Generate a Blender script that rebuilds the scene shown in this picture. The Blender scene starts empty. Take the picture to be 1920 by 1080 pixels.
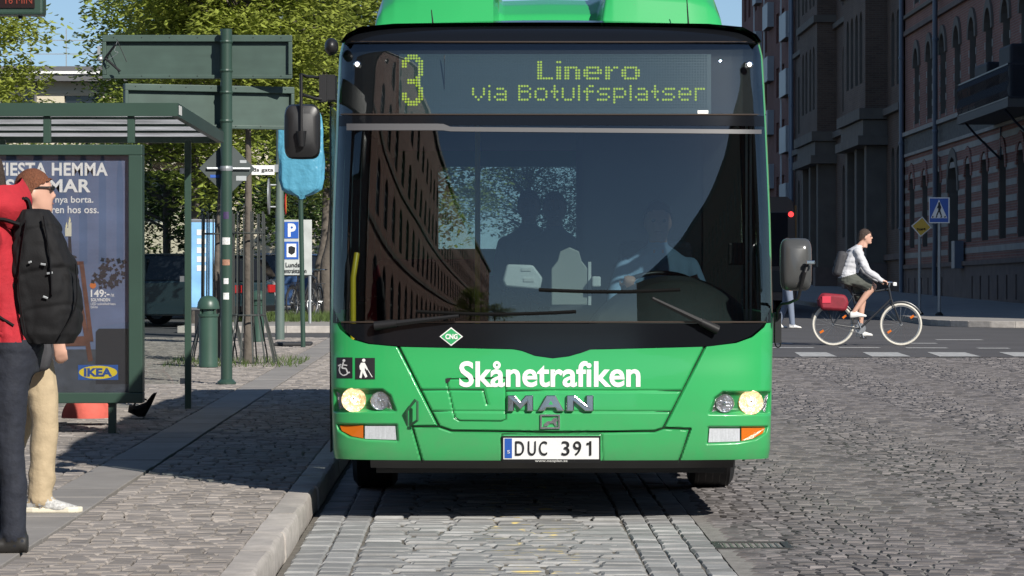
import bpy, bmesh, math, random
from mathutils import Vector, Matrix
from mathutils.kdtree import KDTree

# ------------------------------------------------------------------ camera, sky, sun, exposure
SC = bpy.context.scene
COL = SC.collection
F, HCAM, VX, VY = 6470.0, 1.5, 900.0, 475.0      # focal length in photo pixels, eye height, where +Y meets the picture
cam_d = bpy.data.cameras.new('camera')
cam = bpy.data.objects.new('camera', cam_d); COL.objects.link(cam)
cam_d.sensor_width = 36.0
cam_d.lens = 36.0 * F / 1920.0
cam_d.clip_start = 0.5; cam_d.clip_end = 3000.0
cam.location = (0, 0, HCAM)
cam.rotation_euler = (math.pi/2 - math.atan((540-VY)/F), 0, -math.atan((960-VX)/F))
SC.camera = cam

SUN_EL, SUN_AZ = math.radians(32.5), math.radians(31)     # azimuth to the right of "behind the camera"
to_sun = Vector((math.sin(SUN_AZ)*math.cos(SUN_EL), -math.cos(SUN_AZ)*math.cos(SUN_EL), math.sin(SUN_EL)))
world = bpy.data.worlds.new('World'); SC.world = world; world.use_nodes = True
wn = world.node_tree.nodes; wl = world.node_tree.links
sky = wn.new('ShaderNodeTexSky'); sky.sky_type = 'NISHITA'; sky.sun_disc = False
sky.sun_elevation = SUN_EL; sky.sun_rotation = math.pi - SUN_AZ
sky.air_density = 1.0; sky.dust_density = 0.15; sky.ozone_density = 3.0
tcw = wn.new('ShaderNodeTexCoord'); vmw = wn.new('ShaderNodeVectorMath'); vmw.operation = 'ADD'; vmw.inputs[1].default_value = (0, 0, 0.075)   # clear air: the pale band stays below the roofs
nmw = wn.new('ShaderNodeVectorMath'); nmw.operation = 'NORMALIZE'
wl.new(tcw.outputs['Generated'], vmw.inputs[0]); wl.new(vmw.outputs[0], nmw.inputs[0]); wl.new(nmw.outputs[0], sky.inputs[0])
wl.new(sky.outputs[0], wn['Background'].inputs[0]); wn['Background'].inputs[1].default_value = 0.08
sun_d = bpy.data.lights.new('sun', 'SUN'); sun_d.energy = 5.0; sun_d.angle = math.radians(0.55); sun_d.color = (1.0, 0.95, 0.87)
sun = bpy.data.objects.new('sun', sun_d); COL.objects.link(sun); sun.location = (20, -30, 40)
sun.rotation_euler = to_sun.to_track_quat('Z', 'Y').to_euler()
SC.view_settings.view_transform = 'Standard'; SC.view_settings.look = 'None'
SC.view_settings.exposure = 0.35; SC.view_settings.gamma = 1.0
SC.view_settings.use_curve_mapping = False

RN = random.Random(11)
def rnd(a, b): return RN.uniform(a, b)
def at(px, py, Y):                                    # photo pixel at a known distance -> point
    return Vector(((px-VX)*Y/F, Y, HCAM + (VY-py)*Y/F))

# ------------------------------------------------------------------ materials
MATS = {}
def M(name, col, rough=0.6, metal=0.0, noise=None, bump=None, island=0.0, objrand=0.0, spec=0.5, coat=0.0, emit=None, estr=0.0, trans=0.0, streak=None):
    """principled material; noise=(scale, amount, detail), bump=(scale, strength, distance), island / objrand = brightness spread per piece"""
    if name in MATS: return MATS[name]
    m = bpy.data.materials.new(name); m.use_nodes = True; MATS[name] = m
    nt = m.node_tree; n = nt.nodes; l = nt.links; b = n['Principled BSDF']
    b.inputs['Roughness'].default_value = rough; b.inputs['Metallic'].default_value = metal
    b.inputs['Specular IOR Level'].default_value = spec
    b.inputs['Coat Weight'].default_value = coat; b.inputs['Coat Roughness'].default_value = 0.04
    rgb = n.new('ShaderNodeRGB'); rgb.outputs[0].default_value = (*col, 1); out = rgb.outputs[0]
    co = n.new('ShaderNodeNewGeometry') if True else None
    def scale_by(out, fac_out, amt):
        mr = n.new('ShaderNodeMapRange'); mr.inputs[3].default_value = 1-amt; mr.inputs[4].default_value = 1+amt
        l.new(fac_out, mr.inputs[0])
        mx = n.new('ShaderNodeVectorMath'); mx.operation = 'SCALE'
        l.new(out, mx.inputs[0]); l.new(mr.outputs[0], mx.inputs['Scale']); return mx.outputs[0]
    if noise:
        t = n.new('ShaderNodeTexNoise'); t.inputs['Scale'].default_value = noise[0]; t.inputs['Detail'].default_value = noise[2] if len(noise) > 2 else 6
        l.new(co.outputs['Position'], t.inputs['Vector']); out = scale_by(out, t.outputs[0], noise[1]*1.6)
    if streak:
        mp = n.new('ShaderNodeMapping'); mp.inputs['Scale'].default_value = streak[0]
        t = n.new('ShaderNodeTexNoise'); t.inputs['Scale'].default_value = 1.0; t.inputs['Detail'].default_value = 5
        l.new(co.outputs['Position'], mp.inputs[0]); l.new(mp.outputs[0], t.inputs['Vector']); out = scale_by(out, t.outputs[0], streak[1]*1.6)
    if island:
        out = scale_by(out, co.outputs['Random Per Island'], island)
    if objrand:
        oi = n.new('ShaderNodeObjectInfo'); out = scale_by(out, oi.outputs['Random'], objrand)
    l.new(out, b.inputs['Base Color'])
    if bump:
        t = n.new('ShaderNodeTexNoise'); t.inputs['Scale'].default_value = bump[0]; t.inputs['Detail'].default_value = 6
        l.new(co.outputs['Position'], t.inputs['Vector'])
        bp = n.new('ShaderNodeBump'); bp.inputs['Strength'].default_value = bump[1]; bp.inputs['Distance'].default_value = bump[2]
        l.new(t.outputs[0], bp.inputs['Height']); l.new(bp.outputs[0], b.inputs['Normal'])
    if emit:
        b.inputs['Emission Color'].default_value = (*emit, 1); b.inputs['Emission Strength'].default_value = estr
    if trans:
        tr = n.new('ShaderNodeBsdfTranslucent'); l.new(out, tr.inputs[0])
        ms = n.new('ShaderNodeMixShader'); ms.inputs[0].default_value = trans
        l.new(b.outputs[0], ms.inputs[1]); l.new(tr.outputs[0], ms.inputs[2]); l.new(ms.outputs[0], n['Material Output'].inputs[0])
    return m

def GLASS(name, tint=(0.8, 0.85, 0.85), refl=1.5, add=0.0, ripple=None):
    """thin pane: lets light through with a tint and mirrors by Fresnel"""
    if name in MATS: return MATS[name]
    m = bpy.data.materials.new(name); m.use_nodes = True; MATS[name] = m
    n = m.node_tree.nodes; l = m.node_tree.links; n.remove(n['Principled BSDF'])
    tr = n.new('ShaderNodeBsdfTransparent'); tr.inputs[0].default_value = (*tint, 1)
    gl = n.new('ShaderNodeBsdfGlossy'); gl.inputs['Roughness'].default_value = 0.0
    fr = n.new('ShaderNodeFresnel'); fr.inputs[0].default_value = 1.5
    mm = n.new('ShaderNodeMath'); mm.operation = 'MULTIPLY_ADD'; mm.inputs[1].default_value = refl; mm.inputs[2].default_value = add; mm.use_clamp = True
    if ripple:
        tc = n.new('ShaderNodeNewGeometry'); mp = n.new('ShaderNodeMapping'); mp.inputs['Scale'].default_value = ripple[0]
        t = n.new('ShaderNodeTexNoise'); t.inputs['Scale'].default_value = 1; t.inputs['Detail'].default_value = 1
        bp = n.new('ShaderNodeBump'); bp.inputs['Strength'].default_value = 1; bp.inputs['Distance'].default_value = ripple[1]
        l.new(tc.outputs['Position'], mp.inputs[0]); l.new(mp.outputs[0], t.inputs['Vector']); l.new(t.outputs[0], bp.inputs['Height']); l.new(bp.outputs[0], gl.inputs['Normal'])
    ge = n.new('ShaderNodeNewGeometry'); mi_ = n.new('ShaderNodeMapRange'); mi_.inputs[3].default_value = 1.5; mi_.inputs[4].default_value = 1/1.5
    l.new(ge.outputs['Backfacing'], mi_.inputs[0]); l.new(mi_.outputs[0], fr.inputs[0])      # same mirror strength from both sides of the pane
    ms = n.new('ShaderNodeMixShader')
    l.new(fr.outputs[0], mm.inputs[0]); l.new(mm.outputs[0], ms.inputs[0]); l.new(tr.outputs[0], ms.inputs[1]); l.new(gl.outputs[0], ms.inputs[2])
    l.new(ms.outputs[0], n['Material Output'].inputs[0]); return m

# ------------------------------------------------------------------ scene objects
def wm(o):
    m = o.matrix_basis.copy()
    return wm(o.parent) @ o.matrix_parent_inverse @ m if o.parent else m
def adopt(o, p):
    if p is not None:
        o.parent = p; o.matrix_parent_inverse = wm(p).inverted()
def tag(o, label=None, cat=None, group=None, kind=None):
    for k, v in (('label', label), ('category', cat), ('group', group), ('kind', kind)):
        if v: o[k] = v
    return o
def thing(name, label, cat, loc=(0, 0, 0), group=None, rot=(0, 0, 0)):
    o = bpy.data.objects.new(name, None); COL.objects.link(o); o.empty_display_size = 0.3
    o.location = loc; o.rotation_euler = rot
    return tag(o, label, cat, group)
def link(name, mesh, parent=None, loc=None, rotz=0, world_geo=True):
    o = bpy.data.objects.new(name, mesh); COL.objects.link(o)
    if loc is not None: o.location = loc
    if rotz: o.rotation_euler[2] = rotz
    if parent is not None:
        if world_geo: adopt(o, parent)
        else: o.parent = parent
    return o

class MB:
    """collects shapes; build() links them as one mesh object"""
    def __init__(s): s.v = []; s.f = []; s.m = []; s.cur = 0
    def add(s, vs, fs, mi=None):
        k = len(s.v); s.v += [tuple(v) for v in vs]; s.f += [tuple(i+k for i in f) for f in fs]
        s.m += [s.cur if mi is None else mi]*len(fs); return s
    def box(s, c, d, rz=0, rot=None):
        x, y, z = (q/2 for q in d); vs = []
        for sz in (-1, 1):
            for a, b in ((-1, -1), (1, -1), (1, 1), (-1, 1)): vs.append(Vector((a*x, b*y, sz*z)))
        R_ = rot if rot is not None else Matrix.Rotation(rz, 3, 'Z')
        c = Vector(c); return s.add([R_ @ v + c for v in vs], [(3, 2, 1, 0), (4, 5, 6, 7), (0, 1, 5, 4), (1, 2, 6, 5), (2, 3, 7, 6), (3, 0, 4, 7)])
    def span(s, x0, x1, y0, y1, z0, z1): return s.box(((x0+x1)/2, (y0+y1)/2, (z0+z1)/2), (abs(x1-x0), abs(y1-y0), abs(z1-z0)))
    def loft(s, rings, caps=True, closed=True):
        n = len(rings[0]); vs = [p for r in rings for p in r]; fs = []
        for i in range(len(rings)-1):
            for j in range(n if closed else n-1):
                k = (j+1) % n; fs.append((i*n+j, i*n+k, (i+1)*n+k, (i+1)*n+j))
        if caps and closed: fs += [tuple(range(n-1, -1, -1)), tuple((len(rings)-1)*n+j for j in range(n))]
        return s.add(vs, fs)
    def tube(s, pts, r, n=8, caps=True, flat=1.0, up=None):
        pts = [Vector(p) for p in pts]; rs = r if isinstance(r, (list, tuple)) else [r]*len(pts); rings = []
        ref = Vector(up) if up else None
        for i, p in enumerate(pts):
            t = (pts[min(i+1, len(pts)-1)] - pts[max(i-1, 0)]).normalized()
            a = ref if ref is not None else (Vector((0, 0, 1)) if abs(t.z) < 0.9 else Vector((1, 0, 0)))
            u = t.cross(a).normalized(); w = u.cross(t).normalized()
            if ref is None: ref = w
            rings.append([p + u*math.cos(q)*rs[i] + w*math.sin(q)*rs[i]*flat for q in (2*math.pi*j/n for j in range(n))])
        return s.loft(rings, caps)
    def lathe(s, prof, c, n=16, axis='Z', caps=True):
        c = Vector(c); rings = []
        for r, h in prof:
            rg = []
            for j in range(n):
                a = 2*math.pi*j/n; p = Vector((r*math.cos(a), r*math.sin(a), h))
                if axis == 'X': p = Vector((p.z, p.x, p.y))
                if axis == 'Y': p = Vector((p.y, p.z, p.x))
                rg.append(c+p)
            rings.append(rg)
        return s.loft(rings, caps)
    def poly(s, pts, off):                                # closed outline extruded by a vector
        off = Vector(off); n = len(pts); a = [Vector(p) for p in pts]; vs = a + [p+off for p in a]
        fs = [tuple(range(n-1, -1, -1)), tuple(range(n, 2*n))] + [(i, (i+1) % n, n+(i+1) % n, n+i) for i in range(n)]
        return s.add(vs, fs)
    def grid(s, fn, nu, nv):
        vs = [fn(i/nu, j/nv) for j in range(nv+1) for i in range(nu+1)]; w = nu+1
        return s.add(vs, [(j*w+i, j*w+i+1, (j+1)*w+i+1, (j+1)*w+i) for j in range(nv) for i in range(nu)])
    def sheet(s, fn, nu, nv, th):                         # a grid with thickness th(vector or function of u,v)
        def shift(u, v):
            return Vector(fn(u, v)) + Vector(th)
        a = [(i/nu, 0) for i in range(nu)]+[(1, j/nv) for j in range(nv)]+[(1-i/nu, 1) for i in range(nu)]+[(0, 1-j/nv) for j in range(nv)]
        s.grid(fn, nu, nv); s.grid(lambda u, v: shift(1-u, v), nu, nv)
        s.loft([[fn(*q) for q in a], [shift(*q) for q in a]], caps=False)
        return s
    def ball(s, c, r, n=10, m=7, sc=(1, 1, 1), rot=None):
        c = Vector(c); rings = []
        for i in range(m+1):
            t = math.pi*(0.02+0.96*i/m); rg = []
            for j in range(n):
                a = 2*math.pi*j/n; p = Vector((r*sc[0]*math.sin(t)*math.cos(a), r*sc[1]*math.sin(t)*math.sin(a), -r*sc[2]*math.cos(t)))
                rg.append(c + (rot @ p if rot is not None else p))
            rings.append(rg)
        return s.loft(rings)
    def mesh(s, name, mats, smooth=None):
        me = bpy.data.meshes.new(name); me.from_pydata(s.v, [], s.f)
        for m in (mats if isinstance(mats, (list, tuple)) else [mats]): me.materials.append(m)
        if any(s.m): me.polygons.foreach_set('material_index', s.m)
        if smooth:
            me.polygons.foreach_set('use_smooth', [True]*len(me.polygons)); me.set_sharp_from_angle(angle=math.radians(smooth))
        me.update(); return me
    def build(s, name, mats, parent=None, smooth=None, bevel=0, label=None, local=False, recalc=True):
        me = s.mesh(name, mats, smooth)
        if recalc:
            bm = bmesh.new(); bm.from_mesh(me); bmesh.ops.recalc_face_normals(bm, faces=bm.faces); bm.to_mesh(me); bm.free()
        o = link(name, me, parent, world_geo=not local)
        if bevel:
            b = o.modifiers.new('bevel', 'BEVEL'); b.width = bevel; b.segments = 2; b.limit_method = 'ANGLE'; b.angle_limit = math.radians(40)
        if label: o['label'] = label
        return o

TEXTS = {}
def text_shape(txt, bold=0.0, space=1.0):
    """outline of a line of lettering: verts in a box scaled to width and height 1"""
    k = (txt, bold, space)
    if k in TEXTS: return TEXTS[k]
    cu = bpy.data.curves.new('lettering', 'FONT'); cu.body = txt; cu.offset = bold; cu.resolution_u = 4; cu.space_character = space
    o = bpy.data.objects.new('lettering', cu); COL.objects.link(o)
    dg = bpy.context.evaluated_depsgraph_get(); me = o.evaluated_get(dg).to_mesh()
    vs = [v.co.copy() for v in me.vertices]; fs = [tuple(p.vertices) for p in me.polygons]
    o.evaluated_get(dg).to_mesh_clear(); bpy.data.objects.remove(o); bpy.data.curves.remove(cu)
    x0 = min(v.x for v in vs); x1 = max(v.x for v in vs); y0 = min(v.y for v in vs); y1 = max(v.y for v in vs)
    TEXTS[k] = ([((v.x-x0)/(x1-x0), (v.y-y0)/(y1-y0)) for v in vs], fs); return TEXTS[k]
def text_on(mb, txt, fn, bold=0.0, space=1.0, back=None):
    """fn(u,v) places the unit box; back = vector for the depth of raised letters"""
    vs, fs = text_shape(txt, bold, space); front = [fn(u, v) for u, v in vs]
    if back is None: return mb.add(front, fs)
    k = len(front); cnt = {}
    for f in fs:
        for a, b in zip(f, f[1:]+f[:1]): cnt[(a, b)] = 1
    sides = [(b, a, a+k, b+k) for (a, b) in cnt if (b, a) not in cnt]
    return mb.add(front + [Vector(p)+Vector(back) for p in front], list(fs) + sides)
def plane_px(Y, out=0.0):                                 # unit box from a pixel rectangle on the plane at distance Y
    return lambda x0, y0, x1, y1: (lambda u, v: at(x0+(x1-x0)*u, y1+(y0-y1)*v, Y) - Vector((0, out, 0)))

def smooth_path(pts, n=6, closed=False):
    P = [Vector(p) for p in pts]; out = []; N = len(P)
    for i in range(N if closed else N-1):
        if closed: a, b, c, d = P[(i-1) % N], P[i], P[(i+1) % N], P[(i+2) % N]
        else: a, b, c, d = P[max(i-1, 0)], P[i], P[i+1], P[min(i+2, N-1)]
        for j in range(n):
            t = j/n; out.append(0.5*((2*b)+(c-a)*t+(2*a-5*b+4*c-d)*t*t+(3*b-a-3*c+d)*t**3))
    if not closed: out.append(P[-1])
    return out
def lerp_table(tab, x):
    if x <= tab[0][0]: return tab[0][1]
    for (a, b), (c, d) in zip(tab, tab[1:]):
        if x <= c: return b + (d-b)*(x-a)/(c-a)
    return tab[-1][1]

# shared materials
def common():
    M('iron_green', (0.028, 0.058, 0.043), 0.38, noise=(3, 0.12)); M('iron_green_light', (0.048, 0.080, 0.066), 0.45, noise=(5, 0.15), streak=((2, 2, 14), 0.12))
    M('black_plastic', (0.012, 0.012, 0.013), 0.42, bump=(400, 0.15, 0.001)); M('rubber', (0.014, 0.014, 0.015), 0.75, noise=(8, 0.2))
    M('chrome', (0.72, 0.73, 0.74), 0.12, 1.0); M('steel', (0.42, 0.43, 0.44), 0.35, 0.9, noise=(10, 0.1)); M('galv', (0.33, 0.35, 0.36), 0.5, 0.6, noise=(6, 0.15))
    M('white', (0.72, 0.72, 0.70), 0.5); M('black', (0.008, 0.008, 0.009), 0.5); M('sign_blue', (0.02, 0.09, 0.38), 0.4); M('sign_yellow', (0.62, 0.40, 0.05), 0.45)
    M('red', (0.42, 0.015, 0.02), 0.45); M('dark_glass', (0.012, 0.015, 0.02), 0.06, spec=0.6)
common()
# ------------------------------------------------------------------ ground, road, pavement, kerbs
KX0, KX1 = -1.105, -0.955          # kerb
SX0, SX1 = -2.46, -2.10            # slab strip
LX1 = 1.21                         # right edge of the bus lane
ZP = 0.13
def stone(name, col, noise, isl, obj, streak, bump=(60, 0.5, 0.004)):
    return M(name, col, 0.8, noise=noise, bump=bump, island=isl, objrand=obj, streak=streak, spec=0.3)
m_lane = (stone('granite_lane', (0.25, 0.25, 0.245), (9, 0.2), 0.22, 0, ((5, 40, 5), 0.22)), stone('granite_lane_piece', (0.25, 0.25, 0.245), (9, 0.2), 0, 0.22, ((5, 40, 5), 0.22)))
m_road = (stone('porphyry', (0.130, 0.120, 0.118), (2.0, 0.2), 0.36, 0, ((8, 30, 8), 0.2)), stone('porphyry_piece', (0.130, 0.120, 0.118), (2.0, 0.2), 0, 0.36, ((8, 30, 8), 0.2)))
m_pave = (stone('pavement_stone', (0.235, 0.212, 0.193), (1.5, 0.16), 0.25, 0, ((8, 25, 8), 0.15)), stone('pavement_stone_piece', (0.235, 0.212, 0.193), (1.5, 0.16), 0, 0.25, ((8, 25, 8), 0.15)))
m_joint = M('joint_sand', (0.15, 0.137, 0.12), 0.95, noise=(14, 0.3), bump=(80, 0.6, 0.006), spec=0.1)
m_asph = M('asphalt', (0.085, 0.083, 0.085), 0.85, noise=(0.7, 0.18), bump=(120, 0.5, 0.004), streak=((0.6, 30, 1), 0.12), spec=0.25)
m_slab = M('slab_concrete', (0.245, 0.23, 0.215), 0.85, noise=(5, 0.14), bump=(90, 0.4, 0.003), objrand=0.08, spec=0.25)
m_kerb = M('kerb_granite', (0.37, 0.34, 0.31), 0.8, noise=(12, 0.2), bump=(40, 0.6, 0.006), objrand=0.10, streak=((3, 3, 25), 0.12), spec=0.3)
m_paint = M('road_paint', (0.36, 0.36, 0.35), 0.75, noise=(9, 0.45))
# worn yellow paint survives on some stones of the lane
for m in m_lane:
    nt = m.node_tree; n = nt.nodes; l = nt.links; b = n['Principled BSDF']; old = b.inputs['Base Color'].links[0].from_socket
    g = n.new('ShaderNodeNewGeometry'); mp = n.new('ShaderNodeMapping'); mp.inputs['Scale'].default_value = (7, 16, 7)
    t = n.new('ShaderNodeTexNoise'); t.inputs['Scale'].default_value = 1; t.inputs['Detail'].default_value = 3
    l.new(g.outputs['Position'], mp.inputs[0]); l.new(mp.outputs[0], t.inputs['Vector'])
    t2 = n.new('ShaderNodeTexNoise'); t2.inputs['Scale'].default_value = 0.9; t2.inputs['Detail'].default_value = 1
    l.new(g.outputs['Position'], t2.inputs['Vector'])
    sx = n.new('ShaderNodeSeparateXYZ'); l.new(g.outputs['Position'], sx.inputs[0])
    cx = n.new('ShaderNodeMapRange'); cx.inputs[1].default_value = 0.75; cx.inputs[2].default_value = 0.2; cx.clamp = True        # a lettered strip down the lane's middle
    ab = n.new('ShaderNodeMath'); ab.operation = 'SUBTRACT'; ab.inputs[1].default_value = 0.25; l.new(sx.outputs[0], ab.inputs[0])
    aa = n.new('ShaderNodeMath'); aa.operation = 'ABSOLUTE'; l.new(ab.outputs[0], aa.inputs[0]); l.new(aa.outputs[0], cx.inputs[0])
    mu = n.new('ShaderNodeMath'); mu.operation = 'MULTIPLY'; l.new(t.outputs[0], mu.inputs[0]); l.new(cx.outputs[0], mu.inputs[1])
    cr = n.new('ShaderNodeMapRange'); cr.inputs[1].default_value = 0.60; cr.inputs[2].default_value = 0.68; l.new(mu.outputs[0], cr.inputs[0])
    mx = n.new('ShaderNodeMix'); mx.data_type = 'RGBA'; l.new(cr.outputs[0], mx.inputs[0]); l.new(old, mx.inputs[6]); mx.inputs[7].default_value = (0.55, 0.43, 0.15, 1)
    l.new(mx.outputs[2], b.inputs['Base Color'])

def structure(name, mb, mat, **k): return tag(mb.build(name, mat, **k), kind='structure')
g = MB(); g.add([(-1500, -1500, -0.05), (1500, -1500, -0.05), (1500, 1500, -0.05), (-1500, 1500, -0.05)], [(0, 1, 2, 3)])
ground = structure('ground', g, M('earth', (0.11, 0.105, 0.10), 0.95, noise=(0.3, 0.2), spec=0.2), recalc=False)

def sett_geo(c, lx, ly, rot, h, jit=0.07, dome=0.010):
    cs, sn = math.cos(rot), math.sin(rot); vs = []
    for z, k in ((-h, 0.97), (-dome, 1.0), (0, 0.84)):
        for a, b in ((-1, -1), (1, -1), (1, 1), (-1, 1)):
            x = a*lx/2*k*(1+rnd(-jit, jit)); y = b*ly/2*k*(1+rnd(-jit, jit))
            vs.append((c[0]+x*cs-y*sn, c[1]+x*sn+y*cs, c[2]+z+(rnd(-.003, .003) if k < .9 else 0)))
    fs = [(0, 1, 5, 4), (1, 2, 6, 5), (2, 3, 7, 6), (3, 0, 4, 7), (4, 5, 9, 8), (5, 6, 10, 9), (6, 7, 11, 10), (7, 4, 8, 11), (8, 9, 10, 11)]
    return vs, fs
def seen(x, y, m=1.2): return (-VX)/F*y - m < x < (1920-VX)/F*y + m
def lay(parent, name, spots, h, mats, keep=300, hide=None):
    """spots: (x, y, z, lx, ly, rot). The stones that show largest are single pieces, the rest one field of stones"""
    def big(s):
        px = VX + F*s[0]/s[1]; py = VY + F*HCAM/s[1]
        vis = 0 <= px <= 1920 and py <= 1085 and not (hide and hide(s[0], s[1]))
        return (vis, s[3]*s[4]/s[1]**3)
    spots.sort(key=big, reverse=True)
    variants = []
    for k in range(8):
        mb = MB(); mb.add(*sett_geo((0, 0, 0), 1, 1, 0, h, 0.05, 0.008)); variants.append(mb.mesh(name, mats[1]))
    for s in spots[:keep]:
        o = link(name, RN.choice(variants), parent, loc=(s[0], s[1], s[2]), rotz=s[5]); o.scale = (s[3], s[4], 1)
        o.matrix_parent_inverse = wm(parent).inverted()
    mb = MB()
    for s in spots[keep:]: mb.add(*sett_geo(s[:3], s[3], s[4], s[5], h, .055, .007))
    return tag(mb.build(name+'_field', mats[0], parent, recalc=False), kind='stuff')

# bus lane: two straight gutter courses by the kerb, three along the right edge, rows across between them
mb = MB(); mb.span(KX1, LX1, 4, 49.8, -0.048, -0.0135); bus_lane = structure('bus_lane', mb, m_joint)
spots = []
for x0, w in ((-0.925, .157), (-0.768, .155), (0.797, .137), (0.934, .137), (1.071, .137)):
    y = 12.0 + rnd(0, .1)
    while y < 49.5:
        L = rnd(.18, .30); spots.append((x0+w/2-.0, y+L/2, rnd(-.005, .002), w-rnd(.004, .010), L-.010, rnd(-.03, .03))); y += L
y = 12.0
while y < 49.5:
    d = rnd(.125, .155); x = -0.612
    while x < 0.79:
        L = min(rnd(.17, .30), .795-x)
        if .795-(x+L) < .1: L = .795-x
        if L > .05: spots.append((x+L/2, y+d/2+rnd(-.006, .006), rnd(-.008, .005), L-rnd(.010, .02), d-rnd(.010, .018), rnd(-.03, .03)))
        x += L
    y += d
under_bus = lambda x, y: 20.2 < y < 31
lay(bus_lane, 'lane_sett', spots, .045, m_lane, hide=under_bus)

# the street to the right: small setts in shallow arcs
mb = MB(); mb.span(LX1, 14.2, 4, 49.8, -0.047, -0.0075); street = structure('street', mb, M('joint_pale', (.23, .22, .205), .95, noise=(14, .3), bump=(80, .6, .004), spec=.1))
GR = (1.20, 1.60, 17.55, 17.95)    # drain grate
spots = []; P = .104
for r in range(int((49.6-13)/P)):
    yb = 13 + r*P; x = LX1 + .07 + rnd(0, .05)
    while x < (1920-VX)/F*yb + 1.3:
        L = rnd(.092, .118); u = ((x/1.35) % 1)*2-1
        y = yb + .17*(1-u*u) + rnd(-.007, .007); sl = math.atan(.17*-2*u*2/1.35)
        if not (GR[0]-.05 < x+L/2 < GR[1]+.05 and GR[2]-.045 < y < GR[3]+.045) and seen(x, y) and y < 49.7:
            dip = -.012*math.exp(-((x-1.5)**2+(y-17.7)**2)/.5)
            spots.append((x+L/2, y, dip*.0+rnd(-.005, .004), L-.010, P-.008, sl*.9+rnd(-.06, .06)))
        x += L*math.cos(sl)
lay(street, 'street_sett', spots, .045, m_road, hide=lambda x, y: x < 1.62 and 19.3 < y < 31)

# drain grate in the gutter
gt = thing('drain_grate', 'cast iron gutter drain grate set among the cobbles at the bus lane edge', 'drain', (1.40, 17.75, 0))
mi = M('cast_iron', (0.045, 0.045, 0.045), 0.6, 0.4, noise=(20, 0.25)); mg = M('cast_iron_worn', (0.22, 0.21, 0.20), 0.45, 0.7, noise=(30, 0.3))
f = MB()
for (a, b, c, d) in ((1.20, 1.60, 17.55, 17.59), (1.20, 1.60, 17.91, 17.95), (1.20, 1.24, 17.59, 17.91), (1.56, 1.60, 17.59, 17.91)): f.span(a, b, c, d, -.045, .0)
f.build('frame', mi, gt)
for k in range(9): MB().span(1.255+k*.034, 1.268+k*.034, 17.60, 17.90, -.044, -.004).build('bar', mg, gt)

# asphalt beyond the setts, with its markings
mb = MB(); mb.add([(-200, 49.8, 0), (200, 49.8, 0), (200, 600, 0), (-200, 600, 0)], [(0, 1, 2, 3)])
mb.add([(KX1, -250, -.01), (14.2, -250, -.01), (14.2, 4, -.01), (KX1, 4, -.01)], [(0, 1, 2, 3)]); asphalt = structure('road', mb, m_asph, recalc=False)
for i, x in enumerate((4.95, 6.0, 7.0, 8.05, 9.1, 3.9, 2.85, 1.8)):
    mb = MB(); w = .29+.02*(i % 3); mb.add([(x-w, 50.0, .004), (x+w-.06, 50.0, .004), (x+w, 52.1, .004), (x-w+.1, 52.2, .004)], [(0, 1, 2, 3)])
    mb.build('zebra_bar', m_paint, asphalt, recalc=False)
for x0, x1, y in ((4.4, 5.3, 54.6), (5.7, 6.35, 54.6), (6.75, 7.4, 54.4), (7.85, 8.35, 54.2), (8.8, 9.4, 54.1), (6.9, 7.6, 57.2), (7.9, 8.7, 59.5), (4.6, 5.2, 57.2)):
    MB().add([(x0, y, .004), (x1, y-.05, .004), (x1, y+.35, .004), (x0, y+.4, .004)], [(0, 1, 2, 3)]).build('marking_dash', m_paint, asphalt, recalc=False)

# the pavement with the bus stop
mb = MB(); mb.span(-60, KX0, -60, 56.5, -0.049, .102); pavement = structure('pavement', mb, m_joint)
y = 12.6
k0 = MB()
while y < 56.4:
    L = min(rnd(.95, 1.2), 56.5-y); e = rnd(-.006, .006); r = .03
    b = MB(); prof = [(KX0, -.03), (KX1+e-.01, -.03), (KX1+e, .0), (KX1+e-.004, .10), (KX1+e-.010, .120), (KX1+e-.024, ZP), (KX0, ZP)]
    nseg = 6; rg = []
    for i in range(nseg+1):
        yy = y+.004+(L-.008)*i/nseg; q = rnd(-.004, .004); rg.append([(px_+(q if 0 < j < 6 else 0), yy, pz+(rnd(-.003, .003) if j > 2 else 0)) for j, (px_, pz) in enumerate(prof)])
    b.loft(rg).build('kerb_stone', m_kerb, pavement, smooth=35); y += L
y = 12.4
while y < 56:
    L = .70; b = MB(); b.span(SX0+.004, SX1-.004, y+.003, y+L-.003, .08, ZP+rnd(-.003, .003)); b.build('slab', m_slab, pavement, bevel=.004); y += L
spots = []
for r in range(int((56.4-13)/.104)):
    yb = 13+r*.104
    for xa, xb in ((SX1+.01, KX0-.005), (max(-60, -VX/F*yb-1.3), SX0-.01)):
        x = xa
        while x < xb-.03:
            L = rnd(.09, .135)
            if xb-(x+L) < .06: L = xb-x
            spots.append((x+L/2, yb+rnd(-.006, .006)+.018*math.sin(x*9+r*.5), ZP+rnd(-.006, .003), L-.010, .095, rnd(-.05, .05))); x += L
lay(pavement, 'pavement_sett', spots, .03, m_pave)

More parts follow.
